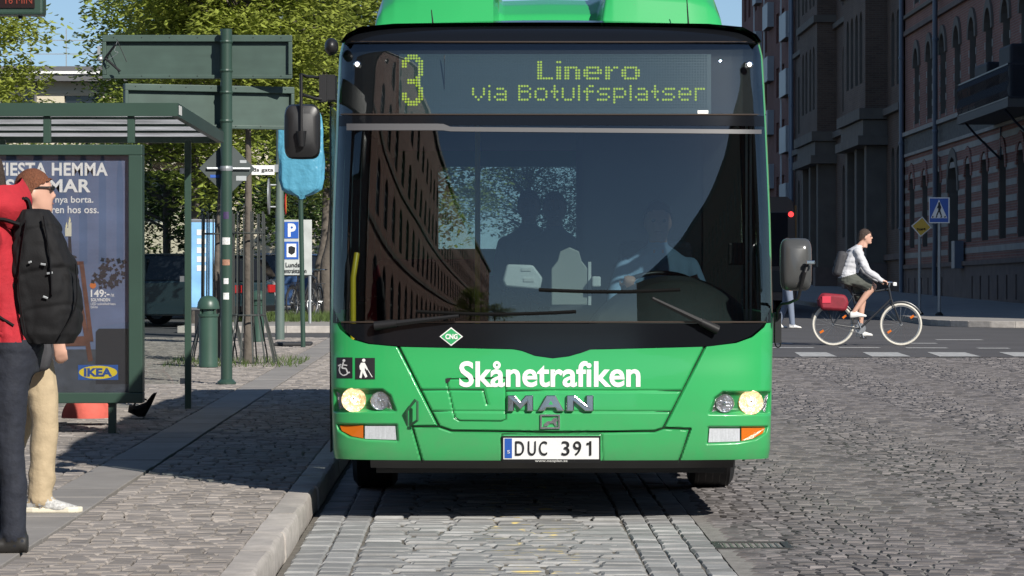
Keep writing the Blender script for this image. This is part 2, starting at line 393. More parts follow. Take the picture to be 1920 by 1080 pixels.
# far pavements: the tree-lined one on the left, the corner under the brick houses on the right
def kerbed(name, outline, z, kmat, top):
    s = MB().poly([(x, y, -.02) for x, y in outline], (0, 0, z+.02)); o = structure(name, s, top)
    n = len(outline)
    for i in range(n):
        a, b = Vector((*outline[i], 0)), Vector((*outline[(i+1) % n], 0)); L = (b-a).length
        if L > 40: continue
        d = (b-a)/L; k = max(1, round(L/1.1)); nn = Vector((d.y, -d.x, 0))
        for j in range(k):
            p = a+d*(L*j/k+.004); q = a+d*(L*(j+1)/k-.004)
            MB().poly([p-nn*.14, q-nn*.14, q+nn*.01, p+nn*.01], (0, 0, z+.012)).build('kerb_stone', kmat, o, bevel=.008)
    return o
m_far = M('paving_far', (0.26, 0.245, 0.23), 0.85, noise=(1.2, 0.15), bump=(30, .3, .004), streak=((1.5, 9, 1), .1))
arc = [(9.35+1.9*(1-math.cos(t)), 69.2+2.2-2.2*math.sin(t)) for t in [math.radians(a) for a in range(0, 91, 15)]]
right_pavement = kerbed('corner_pavement', arc + [(60, 68.8), (60, 400), (9.35, 400)], .12, m_kerb, m_far)
left_pavement = kerbed('tree_pavement', [(-5.7, 65), (-1.6, 65), (-1.6, 120), (-5.7, 120)], .12, m_kerb, m_far)
m_grass = M('grass_blade', (0.07, 0.11, 0.025), 0.8, island=.4, trans=.2)
def grass(name, label, spots, z, h=(.05, .13)):
    mb = MB()
    for x, y in spots:
        a = rnd(0, 6.3); hh = rnd(*h); w = .006; dx, dy = math.cos(a)*w, math.sin(a)*w; bx, by = rnd(-.05, .05), rnd(-.05, .05)
        mb.add([(x-dx, y-dy, z), (x+dx, y+dy, z), (x+bx, y+by, z+hh)], [(0, 1, 2)])
    return tag(mb.build(name, m_grass, recalc=False), label, 'grass', kind='stuff')
grass('verge_grass', 'thin grass verge around the tree trunks beyond the kerb', [(rnd(-5.4, -1.7), rnd(69.5, 76)) for _ in range(9000)], .12, (.06, .2))
# ------------------------------------------------------------------ the green city bus
BX, BY = 0.405, 19.2
bus = thing('city_bus', 'bright green city bus with lit destination display standing at the kerb', 'bus', (BX, BY, 0))
GRN = (0.026, 0.335, 0.095)
m_green = M('bus_green', GRN, 0.30, coat=0.5, noise=(2.5, 0.05))
nt_ = m_green.node_tree; n_ = nt_.nodes; l_ = nt_.links; bs_ = n_['Principled BSDF']; old_ = bs_.inputs['Base Color'].links[0].from_socket      # road film: specks and a dusty film thrown up on the lowest part
g_ = n_.new('ShaderNodeNewGeometry'); sp_ = n_.new('ShaderNodeSeparateXYZ'); l_.new(g_.outputs['Position'], sp_.inputs[0])
mr_ = n_.new('ShaderNodeMapRange'); mr_.inputs[1].default_value = .75; mr_.inputs[2].default_value = .33; mr_.inputs[3].default_value = 0.02; mr_.inputs[4].default_value = .5; l_.new(sp_.outputs[2], mr_.inputs[0])
t_ = n_.new('ShaderNodeTexNoise'); t_.inputs['Scale'].default_value = 11; t_.inputs['Detail'].default_value = 8; l_.new(g_.outputs['Position'], t_.inputs['Vector'])
t2_ = n_.new('ShaderNodeTexNoise'); t2_.inputs['Scale'].default_value = 160; t2_.inputs['Detail'].default_value = 1; l_.new(g_.outputs['Position'], t2_.inputs['Vector'])
sk_ = n_.new('ShaderNodeMapRange'); sk_.inputs[1].default_value = .77; sk_.inputs[2].default_value = .80; l_.new(t2_.outputs[0], sk_.inputs[0])
mu_ = n_.new('ShaderNodeMath'); mu_.operation = 'MULTIPLY_ADD'; l_.new(mr_.outputs[0], mu_.inputs[0]); l_.new(t_.outputs[0], mu_.inputs[1]); l_.new(sk_.outputs[0], mu_.inputs[2]); mu_.use_clamp = True
mx_ = n_.new('ShaderNodeMix'); mx_.data_type = 'RGBA'; l_.new(mu_.outputs[0], mx_.inputs[0]); l_.new(old_, mx_.inputs[6]); mx_.inputs[7].default_value = (.12, .17, .11, 1); l_.new(mx_.outputs[2], bs_.inputs['Base Color']); m_blk = M('bus_black', (0.006, 0.007, 0.009), 0.12, spec=.35)
m_bplas = MATS['black_plastic']; m_int = M('bus_interior_grey', (0.045, 0.047, 0.05), 0.8); m_dash = M('dashboard', (0.05, 0.054, 0.052), 0.4, noise=(20, .1))
m_ws = GLASS('windscreen_glass', (0.66, 0.72, 0.72), 1.5, 0.022, ripple=((2.2, 1, 0.5), .0016)); m_dg = GLASS('display_glass', (0.72, 0.76, 0.76), 1.6, 0.04)
m_sw = GLASS('side_glass', (0.42, 0.46, 0.46), 1.6, 0.02)
HW = [(0.30, 1.222), (.40, 1.236), (.75, 1.245), (1.05, 1.252), (1.7, 1.24), (2.3, 1.22), (2.62, 1.208), (2.70, 1.192), (2.745, 1.16), (2.785, 1.08), (2.80, 0.95)]
def hw(z): return lerp_table(HW, z)
LEAN = [(.30, .05), (.36, .022), (.45, .006), (.60, 0), (.80, .008), (.95, .022), (1.2, .027), (1.4, .035), (1.6, .048), (1.8, .066), (2.0, .090), (2.2, .120), (2.35, .146), (2.5, .178), (2.62, .208), (2.70, .25), (2.75, .30), (2.785, .38), (2.80, .5)]
def _smooth_tab(T, n=8):
    out = []
    for i in range(len(T)-1):
        (z0, y0), (z1, y1) = T[i], T[i+1]; a = T[max(i-1, 0)]; d = T[min(i+2, len(T)-1)]
        m0 = (y1-a[1])/(z1-a[0]); m1 = (d[1]-y0)/(d[0]-z0); h = z1-z0
        for k in range(n):
            t = k/n; out.append((z0+h*t, (2*t**3-3*t*t+1)*y0+(t**3-2*t*t+t)*h*m0+(3*t*t-2*t**3)*y1+(t**3-t*t)*h*m1))
    return out+[T[-1]]
LEAN = _smooth_tab(LEAN)
def fy(x, z):
    a = min(abs(x)/hw(z), 1.0)
    return lerp_table(LEAN, z) + .05*a*a + .30*(1-(max(1-a**4.5, 0))**(1/4.5))
def fp(px, py, off=0.0):                                   # photo pixel -> point on the bus front
    y = BY+.1
    for _ in range(7):
        x = (px-VX)*y/F - BX; z = HCAM+(VY-py)*y/F; x = max(-hw(z)+.0005, min(hw(z)-.0005, x)); y = BY+fy(x, z)
    return Vector((BX+x, y-off, z))
def xz(px, py): p = fp(px, py); return p.x-BX, p.z
def fs_(x, z, off=0.0): return Vector((BX+x, BY+fy(x, z)-off, z))
def front_patch(name, tab_top, tab_bot, px0, px1, n, m, off, th, mat, parent=bus, smooth=40):
    b = MB(); b.sheet(lambda u, v: fp(px0+(px1-px0)*u, lerp_table(tab_bot, px0+(px1-px0)*u)*(1-v)+lerp_table(tab_top, px0+(px1-px0)*u)*v, off), n, m, (0, th, 0))
    return b.build(name, mat, parent, smooth=smooth)
def front_strip(name, path, r, mat, parent=bus, off=0.004, n=6, flat=1.0):
    return MB().tube([fp(x, y, off) for x, y in path], r, n, flat=flat, up=(0, -1, 0)).build(name, mat, parent, smooth=50)

# green lower front as a relief: lamp sockets, seams, hood creases
TOP = [(-1.26, 1.21), (-1.235, 1.16), (-1.19, 1.075), (-1.12, 1.018), (-1.03, 0.993), (-.86, .978), (-.22, .965), (-.17, .955), (-.10, .928), (0, .914), (.09, .925), (.17, .948), (.21, .963), (.86, .978), (1.03, .998), (1.12, 1.03), (1.19, 1.085), (1.235, 1.16), (1.26, 1.21)]
def top_z(x): return lerp_table(TOP, x)
def segd(p, a, b):
    ax, ay = a; bx, by = b; dx, dy = bx-ax, by-ay; t = max(0, min(1, ((p[0]-ax)*dx+(p[1]-ay)*dy)/(dx*dx+dy*dy+1e-12)))
    return math.hypot(p[0]-ax-dx*t, p[1]-ay-dy*t)
def inside(p, poly):
    c = False; n = len(poly)
    for i in range(n):
        (x1, y1), (x2, y2) = poly[i], poly[(i+1) % n]
        if (y1 > p[1]) != (y2 > p[1]) and p[0] < (x2-x1)*(p[1]-y1)/(y2-y1)+x1: c = not c
    return c
P2 = lambda L: [xz(*q) for q in L]
SEAMS = [(P2(s), w, d) for s, w, d in (
    ([(745, 646), (823, 800)], .0055, .022), ([(773, 800), (823, 800), (846, 808), (1040, 811), (1228, 809), (1245, 803), (1294, 805)], .0055, .022),
    ([(773, 801), (792, 868)], .0055, .02), ([(1323, 648), (1243, 804)], .0055, .022), ([(1294, 805), (1272, 868)], .0055, .02),
    ([(788, 731), (907, 731), (914, 758)], .006, .007), ([(949, 733), (1278, 733)], .006, .008), ([(812, 771), (1258, 772)], .005, .007),
    ([(838, 711), (948, 709), (949, 786), (940, 790), (862, 789), (853, 784), (838, 716)], .003, .009), ([(941, 814), (1128, 814), (1130, 866)], .004, .006), ([(941, 814), (941, 866)], .004, .006))]
def mirr(L): return [(2072-x, y+5) for x, y in L]
LAMP = [(628, 731), (716, 731), (731, 742), (741, 770), (628, 770)]; FOG = [(633, 796), (743, 797), (745, 826), (690, 824), (655, 818), (636, 806)]
SOCK = [(P2(q), d, r) for q, d, r in ((LAMP, .045, .022), (mirr(LAMP), .045, .022), (FOG, .04, .016), (mirr(FOG), .04, .016))]
SOCKBB = [(min(x for x, z in q)-.03, max(x for x, z in q)+.03, min(z for x, z in q)-.03, max(z for x, z in q)+.03) for q, d, r in SOCK]
def relief(x, z):
    h = 0.0; p = (x, z)
    for (q, d, r), bb in zip(SOCK, SOCKBB):
        if bb[0] < x < bb[1] and bb[2] < z < bb[3]:
            e = min(segd(p, q[i], q[(i+1) % len(q)]) for i in range(len(q)))
            if inside(p, q): h = max(h, d*min(1, .55+e/r*.45))
            elif e < .012: h = max(h, d*.5*(1-e/.012)**2)
    for q, w, d in SEAMS:
        for a, b in zip(q, q[1:]):
            if min(a[0], b[0])-.02 < x < max(a[0], b[0])+.02 and min(a[1], b[1])-.02 < z < max(a[1], b[1])+.02:
                e = segd(p, a, b)
                if e < w*1.6: h = max(h, d*(1 if e < w*.6 else 1-(e-w*.6)/w))
    return h
HOOD = P2([(745, 640), (823, 800), (846, 808), (1228, 809), (1245, 803), (1323, 640)]); BUMP = P2([(773, 801), (792, 880), (1268, 880), (1294, 805), (1245, 803), (1228, 809), (846, 808), (823, 800)])
NX, NZ = 430, 150
xs = [math.sin(t*math.pi/2)*.35+t*.65 for t in (i/NX*2-1 for i in range(NX+1))]
PV = []; idx = {}
for j in range(NZ+1):
    for i in range(NX+1):
        t = xs[i]; zt = top_z(t*1.25); z = .345 + (zt-.345)*j/NZ; x = t*hw(z)*.9998
        PV.append(fs_(x, z, -relief(x, z)))
panels = {'hood_panel': [], 'bumper_panel': [], 'corner_panel_l': [], 'corner_panel_r': []}
for j in range(NZ):
    for i in range(NX):
        a = j*(NX+1)+i; c = (PV[a]+PV[a+NX+2])/2; p = (c.x-BX, c.z)
        k = 'hood_panel' if inside(p, HOOD) else 'bumper_panel' if inside(p, BUMP) else 'corner_panel_l' if p[0] < 0 else 'corner_panel_r'
        panels[k].append((a, a+1, a+NX+2, a+NX+1))
for k, fs in panels.items():
    use = sorted({i for f in fs for i in f}); mp = {q: i for i, q in enumerate(use)}
    me = bpy.data.meshes.new(k); me.from_pydata([PV[q] for q in use], [], [tuple(mp[i] for i in f) for f in fs]); me.materials.append(m_green)
    me.polygons.foreach_set('use_smooth', [True]*len(me.polygons)); me.set_sharp_from_angle(angle=math.radians(60))
    link('corner_panel' if k[:6] == 'corner' else k, me, bus)
for q, w, d in SEAMS:                                          # dark strips in the seams and creases, painting the shade within them
    MB().tube([fs_(x, z, -d*.55) for x, z in q], w*.55, 5, up=(0, -1, 0)).build('seam_shade', M('seam_shade_dark', (.004, .02, .008), .9), bus)
# under-bumper lip
MB().sheet(lambda u, v: fs_((u*2-1)*1.02, .345-.05*v, -.03-.05*v), 40, 2, (0, .03, 0)).build('under_lip', m_bplas, bus)

# black apron, windscreen, header, display glass, brow
gl_l = [(45, 642), (80, 639), (230, 634), (480, 630), (580, 632), (640, 650)]
def wrap_rows(name, py0, py1, inset, n, m, off, th, mat, smooth=40, pybot=None, clip=None):
    """patch that reaches around both front corners, `inset` metres short of the body side"""
    b = MB()
    def fn(u, v):
        t = u*2-1; t = math.sin(t*math.pi/2)*.45+t*.55; z = HCAM+(VY-(py1+(py0-py1)*v))*(BY+.2)/F
        if clip: z0 = top_z(t*1.25)+.003; z1 = HCAM+(VY-py0)*(BY+.12)/F; z = z0+(z1-z0)*v
        x = t*(hw(z)-inset); return fs_(x, z, off)
    b.sheet(fn, n, m, (0, th, 0)); return b.build(name, mat, bus, smooth=smooth)
apron = wrap_rows('black_apron', 606, 660, .018, 90, 14, .004, .012, m_blk, clip=True)
ws = wrap_rows('windscreen', 236, 603, .018, 70, 40, .004, .006, m_ws)
wrap_rows('screen_header', 216, 236, .018, 70, 4, .006, .03, m_blk)
dgl = wrap_rows('display_window', 78, 216, .018, 70, 14, .003, .006, m_dg)
wrap_rows('brow', 45, 78, .02, 70, 12, .012, .05, m_blk)
for py in (215, 79, 604): front_strip('trim', [(640+796*i/40, py) for i in range(41)], .005, M('trim_bronze', (.10, .075, .06), .3, .6), off=.008)
# green pillars beside the glass, both sides
for s in (-1, 1):
    b = MB(); b.grid(lambda u, v: (lambda z: fs_(s*(hw(z)-.018*(1-math.sin(u*math.pi/2))-.0002), z, 0.002))(1.16+(2.70-1.16)*v), 5, 40)
    b.build('corner_pillar', m_green, bus, smooth=60)
# thin grey strip on the outer face of the glass along its top
m_bar = M('pale_bar', (0.42, 0.42, 0.43), .5)
front_patch('screen_band', [(650, 232), (830, 232), (845, 238), (1428, 243)], [(650, 244.5), (830, 244.5), (845, 246.5), (1428, 251)], 650, 1428, 60, 1, .0075, .002, M('band_grey', (.085, .085, .09), .5))

# body behind the front: skirts, window band, roof
Y0, Y1 = BY+.36, BY+12.0
def side_x(s, z): return BX+s*hw(z)
for s in (-1, 1):
    b = MB()
    def y_at(y0, z): return BY+fy(hw(z), z)+.002 if y0 <= Y0+.05 else y0
    def strip(z0, z1, y0, y1, nz=6):
        b.sheet(lambda u, v: (lambda z: Vector((side_x(s, z), y_at(y0, z)+(y1-y_at(y0, z))*u, z)))(z0+(z1-z0)*v), 2, nz, (-s*.03, 0, 0))
    for y0, y1 in ((Y0, BY+2.45), (BY+3.55, BY+8.3), (BY+9.4, Y1)): strip(.345, 1.12, y0, y1)
    strip(1.121, 1.16, Y0, Y1, 2); strip(2.36, 2.70, Y0, Y1, 5)
    for y0 in (BY+2.45, BY+8.3):
        b.sheet(lambda u, v: (lambda a, zt: Vector((side_x(s, 1.0), y0+.55-.55*math.cos(a), zt + (1.119-zt)*v)))(math.pi*u, .48+.55*math.sin(math.pi*u)*.98), 16, 1, (-s*.03, 0, 0))
    b.build('side_panel', m_green, bus, smooth=40)
    wins = [(Y0+.04, BY+1.75), (BY+1.83, BY+3.2), (BY+3.28, BY+4.9), (BY+4.98, BY+6.5), (BY+6.58, BY+8.1), (BY+8.18, BY+9.7), (BY+9.78, Y1-.12)]
    for y0, y1 in wins:
        MB().sheet(lambda u, v: (lambda ya: Vector((side_x(s, 1.16+1.2*v)-s*.006, ya+(y1-ya)*u, 1.162+1.196*v)))(y_at(y0, 1.16+1.2*v)+.04*(y0 <= Y0+.05)), 1, 4, (-s*.006, 0, 0)).build('side_window', m_sw, bus)
    for y in [Y0+.02]+[w[1]+.04 for w in wins[:-1]]+[Y1-.06]:
        MB().sheet(lambda u, v: (lambda ya: Vector((side_x(s, 1.16+1.2*v)-s*.002, ya+.08*u, 1.161+1.198*v)))(y_at(y, 1.16+1.2*v) if y <= Y0+.05 else y-.04), 1, 4, (-s*.05, 0, 0)).build('window_pillar', m_blk, bus)
    if s < 0:                                              # doors on the kerb side
        for y in (BY+.55, BY+5.3):
            d = MB(); d.span(side_x(s, 1)-.012, side_x(s, 1)-.004, y, y+1.15, .36, 2.34); o = d.build('door', m_blk, bus, bevel=.004)
            for k in (0, 1): MB().span(side_x(s, 1)-.016, side_x(s, 1)-.0125, y+.04+k*.56, y+.55+k*.56, .55, 2.28).build('door_pane', MATS['dark_glass'], o)
    for y in (BY+3.0, BY+8.85):
        w = MB(); w.lathe([(.30, -.13), (.44, -.14), (.478, -.11), (.482, 0), (.478, .11), (.44, .14), (.30, .13)], (BX+s*1.075, y, .48), 40, 'X'); o = w.build('wheel', MATS['rubber'], bus, smooth=40)
        MB().lathe([(.02, 0), (.10, .02), (.16, -.04), (.27, -.05), (.295, 0), (.299, .03)], (BX+s*1.075+s*.105, y, .48), 24, 'X').build('rim', MATS['galv'], o, smooth=40)
        for k in (-.09, -.045, 0, .045, .09): MB().lathe([(.4825, -.004), (.4835, 0), (.4825, .004)], (BX+s*1.075+k, y, .48), 40, 'X', caps=False).build('tread_groove', MATS['black'], o)
b = MB()                                                    # roof skin
def roof_ring(y, k):
    pts = []
    for t in range(25):
        a = t/24*2-1
        zz = [2.70, 2.745, 2.785, 2.80]; s = -1 if a < 0 else 1; q = abs(a)
        if q > .8: z = 2.80-(q-.8)/.2*.10; x = s*hw(z)
        else: z = 2.80+.03*(1-(q/.8)**2)*k; x = s*q/.8*.95
        pts.append(Vector((BX+x, y, z)))
    return pts
b.grid(lambda u, v: roof_ring(BY+.5+(Y1-BY-.5)*v, 1)[round(u*24)], 24, 8); b.build('roof', m_green, bus, smooth=40)
b = MB(); b.grid(lambda u, v: (lambda p, q: p.lerp(q, v))(roof_ring(BY+.5, 1)[round(u*24)], fs_(max(-1, min(1, (u*2-1)))*.95 if abs(u*2-1) < .8 else (u*2-1)*1.0, 2.79, 0) if False else roof_ring(BY+.36, .3)[round(u*24)]), 24, 2)
b.build('roof_edge', m_blk, bus, smooth=40)
# rear wall with its window
rw = dict(x=.78, z0=1.54, z1=2.28); b = MB()
for (xa, xb, za, zb) in ((-1.21, 1.21, .4, rw['z0']), (-1.19, 1.19, rw['z1'], 2.78), (-1.21, -rw['x'], rw['z0']-.001, rw['z1']+.001), (rw['x'], 1.21, rw['z0']-.001, rw['z1']+.001)):
    b.span(BX+xa, BX+xb, Y1-.06, Y1, za, zb)
b.build('rear_wall', m_green, bus)
MB().span(BX-rw['x'], BX+rw['x'], Y1-.035, Y1-.028, rw['z0'], rw['z1']).build('rear_window', GLASS('rear_glass', (.75, .8, .8), 1.2), bus)
# inside: floor, ceiling, engine bulkheads, cab wall, seats
def part(name, mat, *spans, **k):
    q = MB()
    for sp in spans: q.span(BX+sp[0], BX+sp[1], BY+sp[2], BY+sp[3], sp[4], sp[5])
    return q.build(name, mat, bus, **k)
part('floor', m_int, (-1.2, 1.2, .45, 11.9, .34, .37)); part('ceiling', m_int, (-1.14, 1.14, .75, 11.9, 2.42, 2.45)); part('underbody', m_bplas, (-1.0, 1.0, .6, 11.9, .24, .335))
part('front_bulkhead', m_bplas, (-1.1, 1.1, .36, .40, .37, .93)); part('display_housing', m_bplas, (-1.14, 1.14, .62, .70, 2.28, 2.74), (-1.14, 1.14, .34, .62, 2.272, 2.28))
part('cab_wall', m_int, (.02, 1.18, 1.75, 1.80, .37, 1.25), (.95, 1.18, 1.75, 1.80, 1.25, 2.41), (.18, .22, 1.75, 1.80, 1.25, 2.41)); part('cab_screen', M('smoked_panel', (.03, .035, .04), .2), (.22, .95, 1.77, 1.78, 1.25, 2.41))
part('rear_bench', m_int, (-1.15, 1.15, 11.1, 11.8, .37, 1.3))
m_seat = M('seat_fabric', (.035, .05, .075), .85, noise=(60, .3)); 
for y in (2.6, 3.6, 4.6, 6.4, 7.4, 9.2, 10.2):
    for x in (-.98, -.56, .56, .98):
        if y < 6 and x < 0: continue
        part('passenger_seat', m_seat, (x-.2, x+.2, y, y+.42, .80, .88), (x-.2, x+.2, y+.40, y+.47, .86, 1.45), (x-.05, x+.05, y+.1, y+.3, .37, .80), bevel=.03)
m_pole = M('yellow_pole', (.75, .52, .02), .35)
MB().tube([(BX-1.13, BY+.52, .5), (BX-1.13, BY+.5, 1.36), (BX-1.11, BY+.55, 1.5)], .017, 8).build('grab_pole', m_pole, bus, smooth=50)
MB().tube([(BX-.42, BY+2.4, .37), (BX-.42, BY+2.4, 2.42)], .017, 8).build('grab_pole', m_pole, bus, smooth=50)
# dashboard, wheel, ticket machine, door panel seen through the screen
b = MB(); b.grid(lambda u, v: (lambda x, t: Vector((BX+x, BY+.30+.05*abs(x)+.55*t, 1.03+.29*math.sin(min(t*2.0, 1)*math.pi/2)*max(0, 1-((x-.72)/.50)**2)**.8+.05*t)))(-1.1+2.2*u, v), 60, 14); b.build('dashboard', m_dash, bus, smooth=50)
b = MB(); c = Vector((BX+.66, BY+.98, 1.28)); rt = Matrix.Rotation(math.radians(28), 3, 'X')
b.tube([c+rt @ Vector((.225*math.cos(a), .225*math.sin(a), 0)) for a in [i*math.pi/14 for i in range(29)]], .014, 8, caps=False)
b.tube([c+rt @ Vector((-.22, 0, 0)), c+rt @ Vector((0, 0, -.03)), c+rt @ Vector((.22, 0, 0))], .014, 6); b.tube([c+rt @ Vector((0, 0, -.02)), c+rt @ Vector((0, -.05, -.35))], .03, 8)
b.build('steering_wheel', m_bplas, bus, smooth=50)
m_pale = M('pale_plastic', (.75, .77, .76), .45)
def bxp(px0, px1, py0, py1, dy0, dy1):                        # box from pixels at a depth behind the front plane
    a = at(px0, py1, BY+dy0); c = at(px1, py0, BY+dy0); return (a.x-BX, c.x-BX, dy0, dy1, a.z, c.z)
b = MB(); a0 = at(980, 515, BY+.62); 
b.poly([a0+Vector(v) for v in ((-.10, 0, -.07), (.10, 0, -.085), (.115, 0, -.02), (.06, 0, .055), (-.09, 0, .06), (-.115, 0, -.03))], (0, .16, 0)); tm = b.build('ticket_machine', m_pale, bus, bevel=.012, smooth=30)
MB().box(a0+Vector((.02, -.003, .03)), (.055, .006, .018)).build('machine_screen', MATS['white'], tm); MB().box(a0+Vector((.035, -.003, -.03)), (.06, .006, .02)).build('machine_label', MATS['white'], tm)
b = MB(); a1 = at(1068, 572, BY+.75); pr = [(-.105, 0), (.105, 0), (.105, .21), (.07, .255), (.055, .31), (0, .335), (-.055, .31), (-.07, .255), (-.105, .21)]
b.poly([a1+Vector((x, 0, z)) for x, z in pr], (0, .02, 0)); b.build('cab_gate', M('gate_cream', (.40, .41, .37), .5), bus, bevel=.006)
MB().span(a1.x+.108, a1.x+.125, a1.y-.01, a1.y+.03, a1.z, a1.z+.25).build('gate_edge', MATS['white'], bus)
MB().box(at(1118, 528, BY+.7), (.05, .08, .06)).build('card_reader', m_pale, bus, bevel=.008)
part('inner_mirror', m_bplas, bxp(1365, 1395, 455, 497, .55, .58), bevel=.01)
for px in (1398, 1406): part('cab_rail', m_bar, bxp(px, px+4, 225, 600, .50, .515))

# destination display: board, dots, small maker's plate
m_board = M('display_board', (.085, .125, .14), .5); DY = .035
def brd(px, py): return fp(px, py, -DY)
b = MB(); b.sheet(lambda u, v: brd(748+586*u, 213-112*v), 30, 6, (0, .02, 0)); board = b.build('display_board', m_board, bus)
MB().sheet(lambda u, v: fp(640+794*u, 213-130*v, -DY-.03), 40, 6, (0, .01, 0)).build('display_backing', M('backing', (.014, .016, .02), .6), bus)
m_led = M('led_dot', (.35, .40, .05), .5, emit=(0.60, 0.80, 0.06), estr=.75); m_off = M('led_dark', (.11, .15, .155), .5)
PIT = 5.1
G7 = {'v': ('', '#...#', '#...#', '#...#', '.#.#.', '..#..'), 'i': ('#', '', '#', '#', '#', '#'), 'a': ('', '.###.', '....#', '.####', '#...#', '.####'), 'B': ('####.', '#...#', '####.', '#...#', '#...#', '####.'),
      'o': ('', '.###.', '#...#', '#...#', '#...#', '.###.'), 't': ('.#.', '.#.', '###', '.#.', '.#.', '..#'), 'u': ('', '#...#', '#...#', '#...#', '#...#', '.###.'), 'l': ('#',)*6, 'f': ('..##', '.#..', '####', '.#..', '.#..', '.#..'),
      's': ('', '.####', '#....', '.###.', '....#', '####.'), 'p': ('', '####.', '#...#', '#...#', '####.', '#....', '#....'), 'e': ('', '.###.', '#...#', '#####', '#....', '.###.'), 'r': ('', '####', '#', '#', '#', '#')}
GW = {'L': ('##', '##', '##', '##', '##', '##', '######'), 'i': ('##', '', '##', '##', '##', '##', '##'), 'n': ('', '', '#####.', '##..##', '##..##', '##..##', '##..##'), 'e': ('', '', '.#####.', '##...##', '#######', '##.....', '.#####.'),
      'r': ('', '', '##.##', '###', '##', '##', '##'), 'o': ('', '', '.#####.', '##...##', '##...##', '##...##', '.#####.')}
G3 = ['..####..', '.######.', '###..###', '##....##', '##....##', '......##', '......##', '......##', '.....##.', '..#####.', '..#####.', '.....##.', '......##', '......##', '##....##', '##....##', '###..###', '.######.', '..####..']
lit = set()
def put(rows, px, py, words):
    for r, row in enumerate(rows):
        for c, ch in enumerate(row):
            if ch == '#': words.append((px+c*PIT, py+r*PIT))
three, top_w, low_w = [], [], []
put(G3, 755.5, 104, three)
for ch, c in zip('Linero', (0, 7, 10, 17, 25, 31)): put(GW[ch], 1009.5+c*PIT, 116, top_w)
for ch, c in zip('viaBotulfsplatser', (0, 6, 8, 17, 23, 29, 33, 39, 41, 46, 52, 58, 60, 66, 70, 76, 82)): put(G7[ch], 887+c*PIT, 161, low_w)
def dots(name, L, r, mat, off):
    b = MB()
    for x, y in L:
        c = brd(x, y)+Vector((0, -off, 0)); b.add([c+Vector((r*math.cos(a), 0, r*math.sin(a))) for a in [math.pi/4*k+.39 for k in range(8)]], [tuple(range(8))])
    return b.build(name, mat, board, recalc=False)
dots('route_number', three, .0066, m_led, .003); dots('destination_text', top_w, .0066, m_led, .003); dots('via_text', low_w, .0066, m_led, .003)
tag(dots('display_dot', [(753.5+PIT*i, 104+PIT*j) for i in range(113) for j in range(20)], .0052, m_off, .0015), kind='stuff')
MB().sheet(lambda u, v: fp(1308+20*u, 213-6*v, .006), 1, 1, (0, .002, 0)).build('maker_plate', MATS['white'], bus)
MB().box(brd(833, 158)+Vector((0, -.004, 0)), (.004, .004, .33)).build('board_joint', MATS['black'], board)
for px in (670, 1405):                                     # clearance lamps
    c = fp(px, 121, .006); o = MB().lathe([(.004, -.012), (.018, -.008), (.022, 0), (.022, .01)], c, 16, 'Y').build('clearance_lamp', MATS['chrome'], bus, smooth=50)
    MB().ball(c+Vector((0, -.008, 0)), .013, 10, 6).build('lamp_lens', M('lamp_white', (.8, .8, .78), .1, emit=(1, .97, .9), estr=2.5), o, smooth=80)

# lamps
m_refl = M('reflector', (.75, .76, .77), .18, .9, bump=(60, .6, .01)); m_warm = M('lamp_lit', (.62, .50, .34), .2, .6, emit=(1, .66, .32), estr=.55, noise=(55, .9), bump=(50, 1, .02)); m_amb = M('amber_lens', (.55, .13, .008), .15, coat=.5, bump=(120, .4, .002))
m_wl = M('clear_lens', (.46, .48, .51), .25, coat=.4, noise=(120, .12), streak=((140, 10, 10), .15)); m_lens = GLASS('lamp_glass', (.9, .9, .9), 1.3)
for s, sh in ((-1, lambda L: L), (1, mirr)):
    def quad(L, off, name, mat, parent=bus, th=.004):
        L = sh(L); return MB().poly([fp(x, y, off) for x, y in L], (0, th, 0)).build(name, mat, parent)
    hl = quad([(630, 733), (717, 733), (729, 743), (736, 768), (636, 768)], -.030, 'headlight', M('lamp_bowl', (.38, .39, .40), .22, .85, noise=(40, .4), bump=(45, 1.0, .02)))
    cx, cy = sh([(663, 750)])[0]; c = fp(cx, cy, -.012)
    MB().lathe([(.004, .026), (.022, .022), (.044, .010), (.060, -.004), (.068, -.006), (.069, .012)], c, 28, 'Y').build('main_beam', m_warm, hl, smooth=60); MB().ball(c+Vector((0, .002, 0)), .016, 12, 8).build('glow_bulb', M('bulb_lit', (.9, .85, .7), .2, emit=(1, .86, .6), estr=5.0), hl, smooth=80)
    MB().lathe([(.0, -.003), (.006, -.006), (.008, .0)], c+Vector((0, -.016, .006)), 12, 'Y').build('bulb_cap', M('bulb_cap', (.28, .2, .13), .3, .5), hl, smooth=60)
    cx, cy = sh([(712, 752)])[0]; c = fp(cx, cy, -.014)
    MB().lathe([(.004, .02), (.02, .016), (.040, .006), (.050, -.004), (.053, .004)], c, 24, 'Y').build('dip_reflector', m_refl, hl, smooth=50)
    MB().ball(c+Vector((0, -.0, 0)), .010, 8, 6).build('bulb', MATS['chrome'], hl, smooth=80)
    L = sh([(629, 731), (718, 731), (731, 742), (739, 769.5), (632, 769.5)]); MB().poly([fp(x, y, -.004) for x, y in L], (0, .002, 0)).build('lens_cover', m_lens, hl)
    quad([(637, 798), (681, 798), (681, 822), (660, 818), (641, 808)], -.012, 'turn_signal', m_amb, th=.02)
    quad([(684, 799), (741, 799), (743, 825), (684, 823)], -.012, 'fog_lamp', m_wl, th=.02)
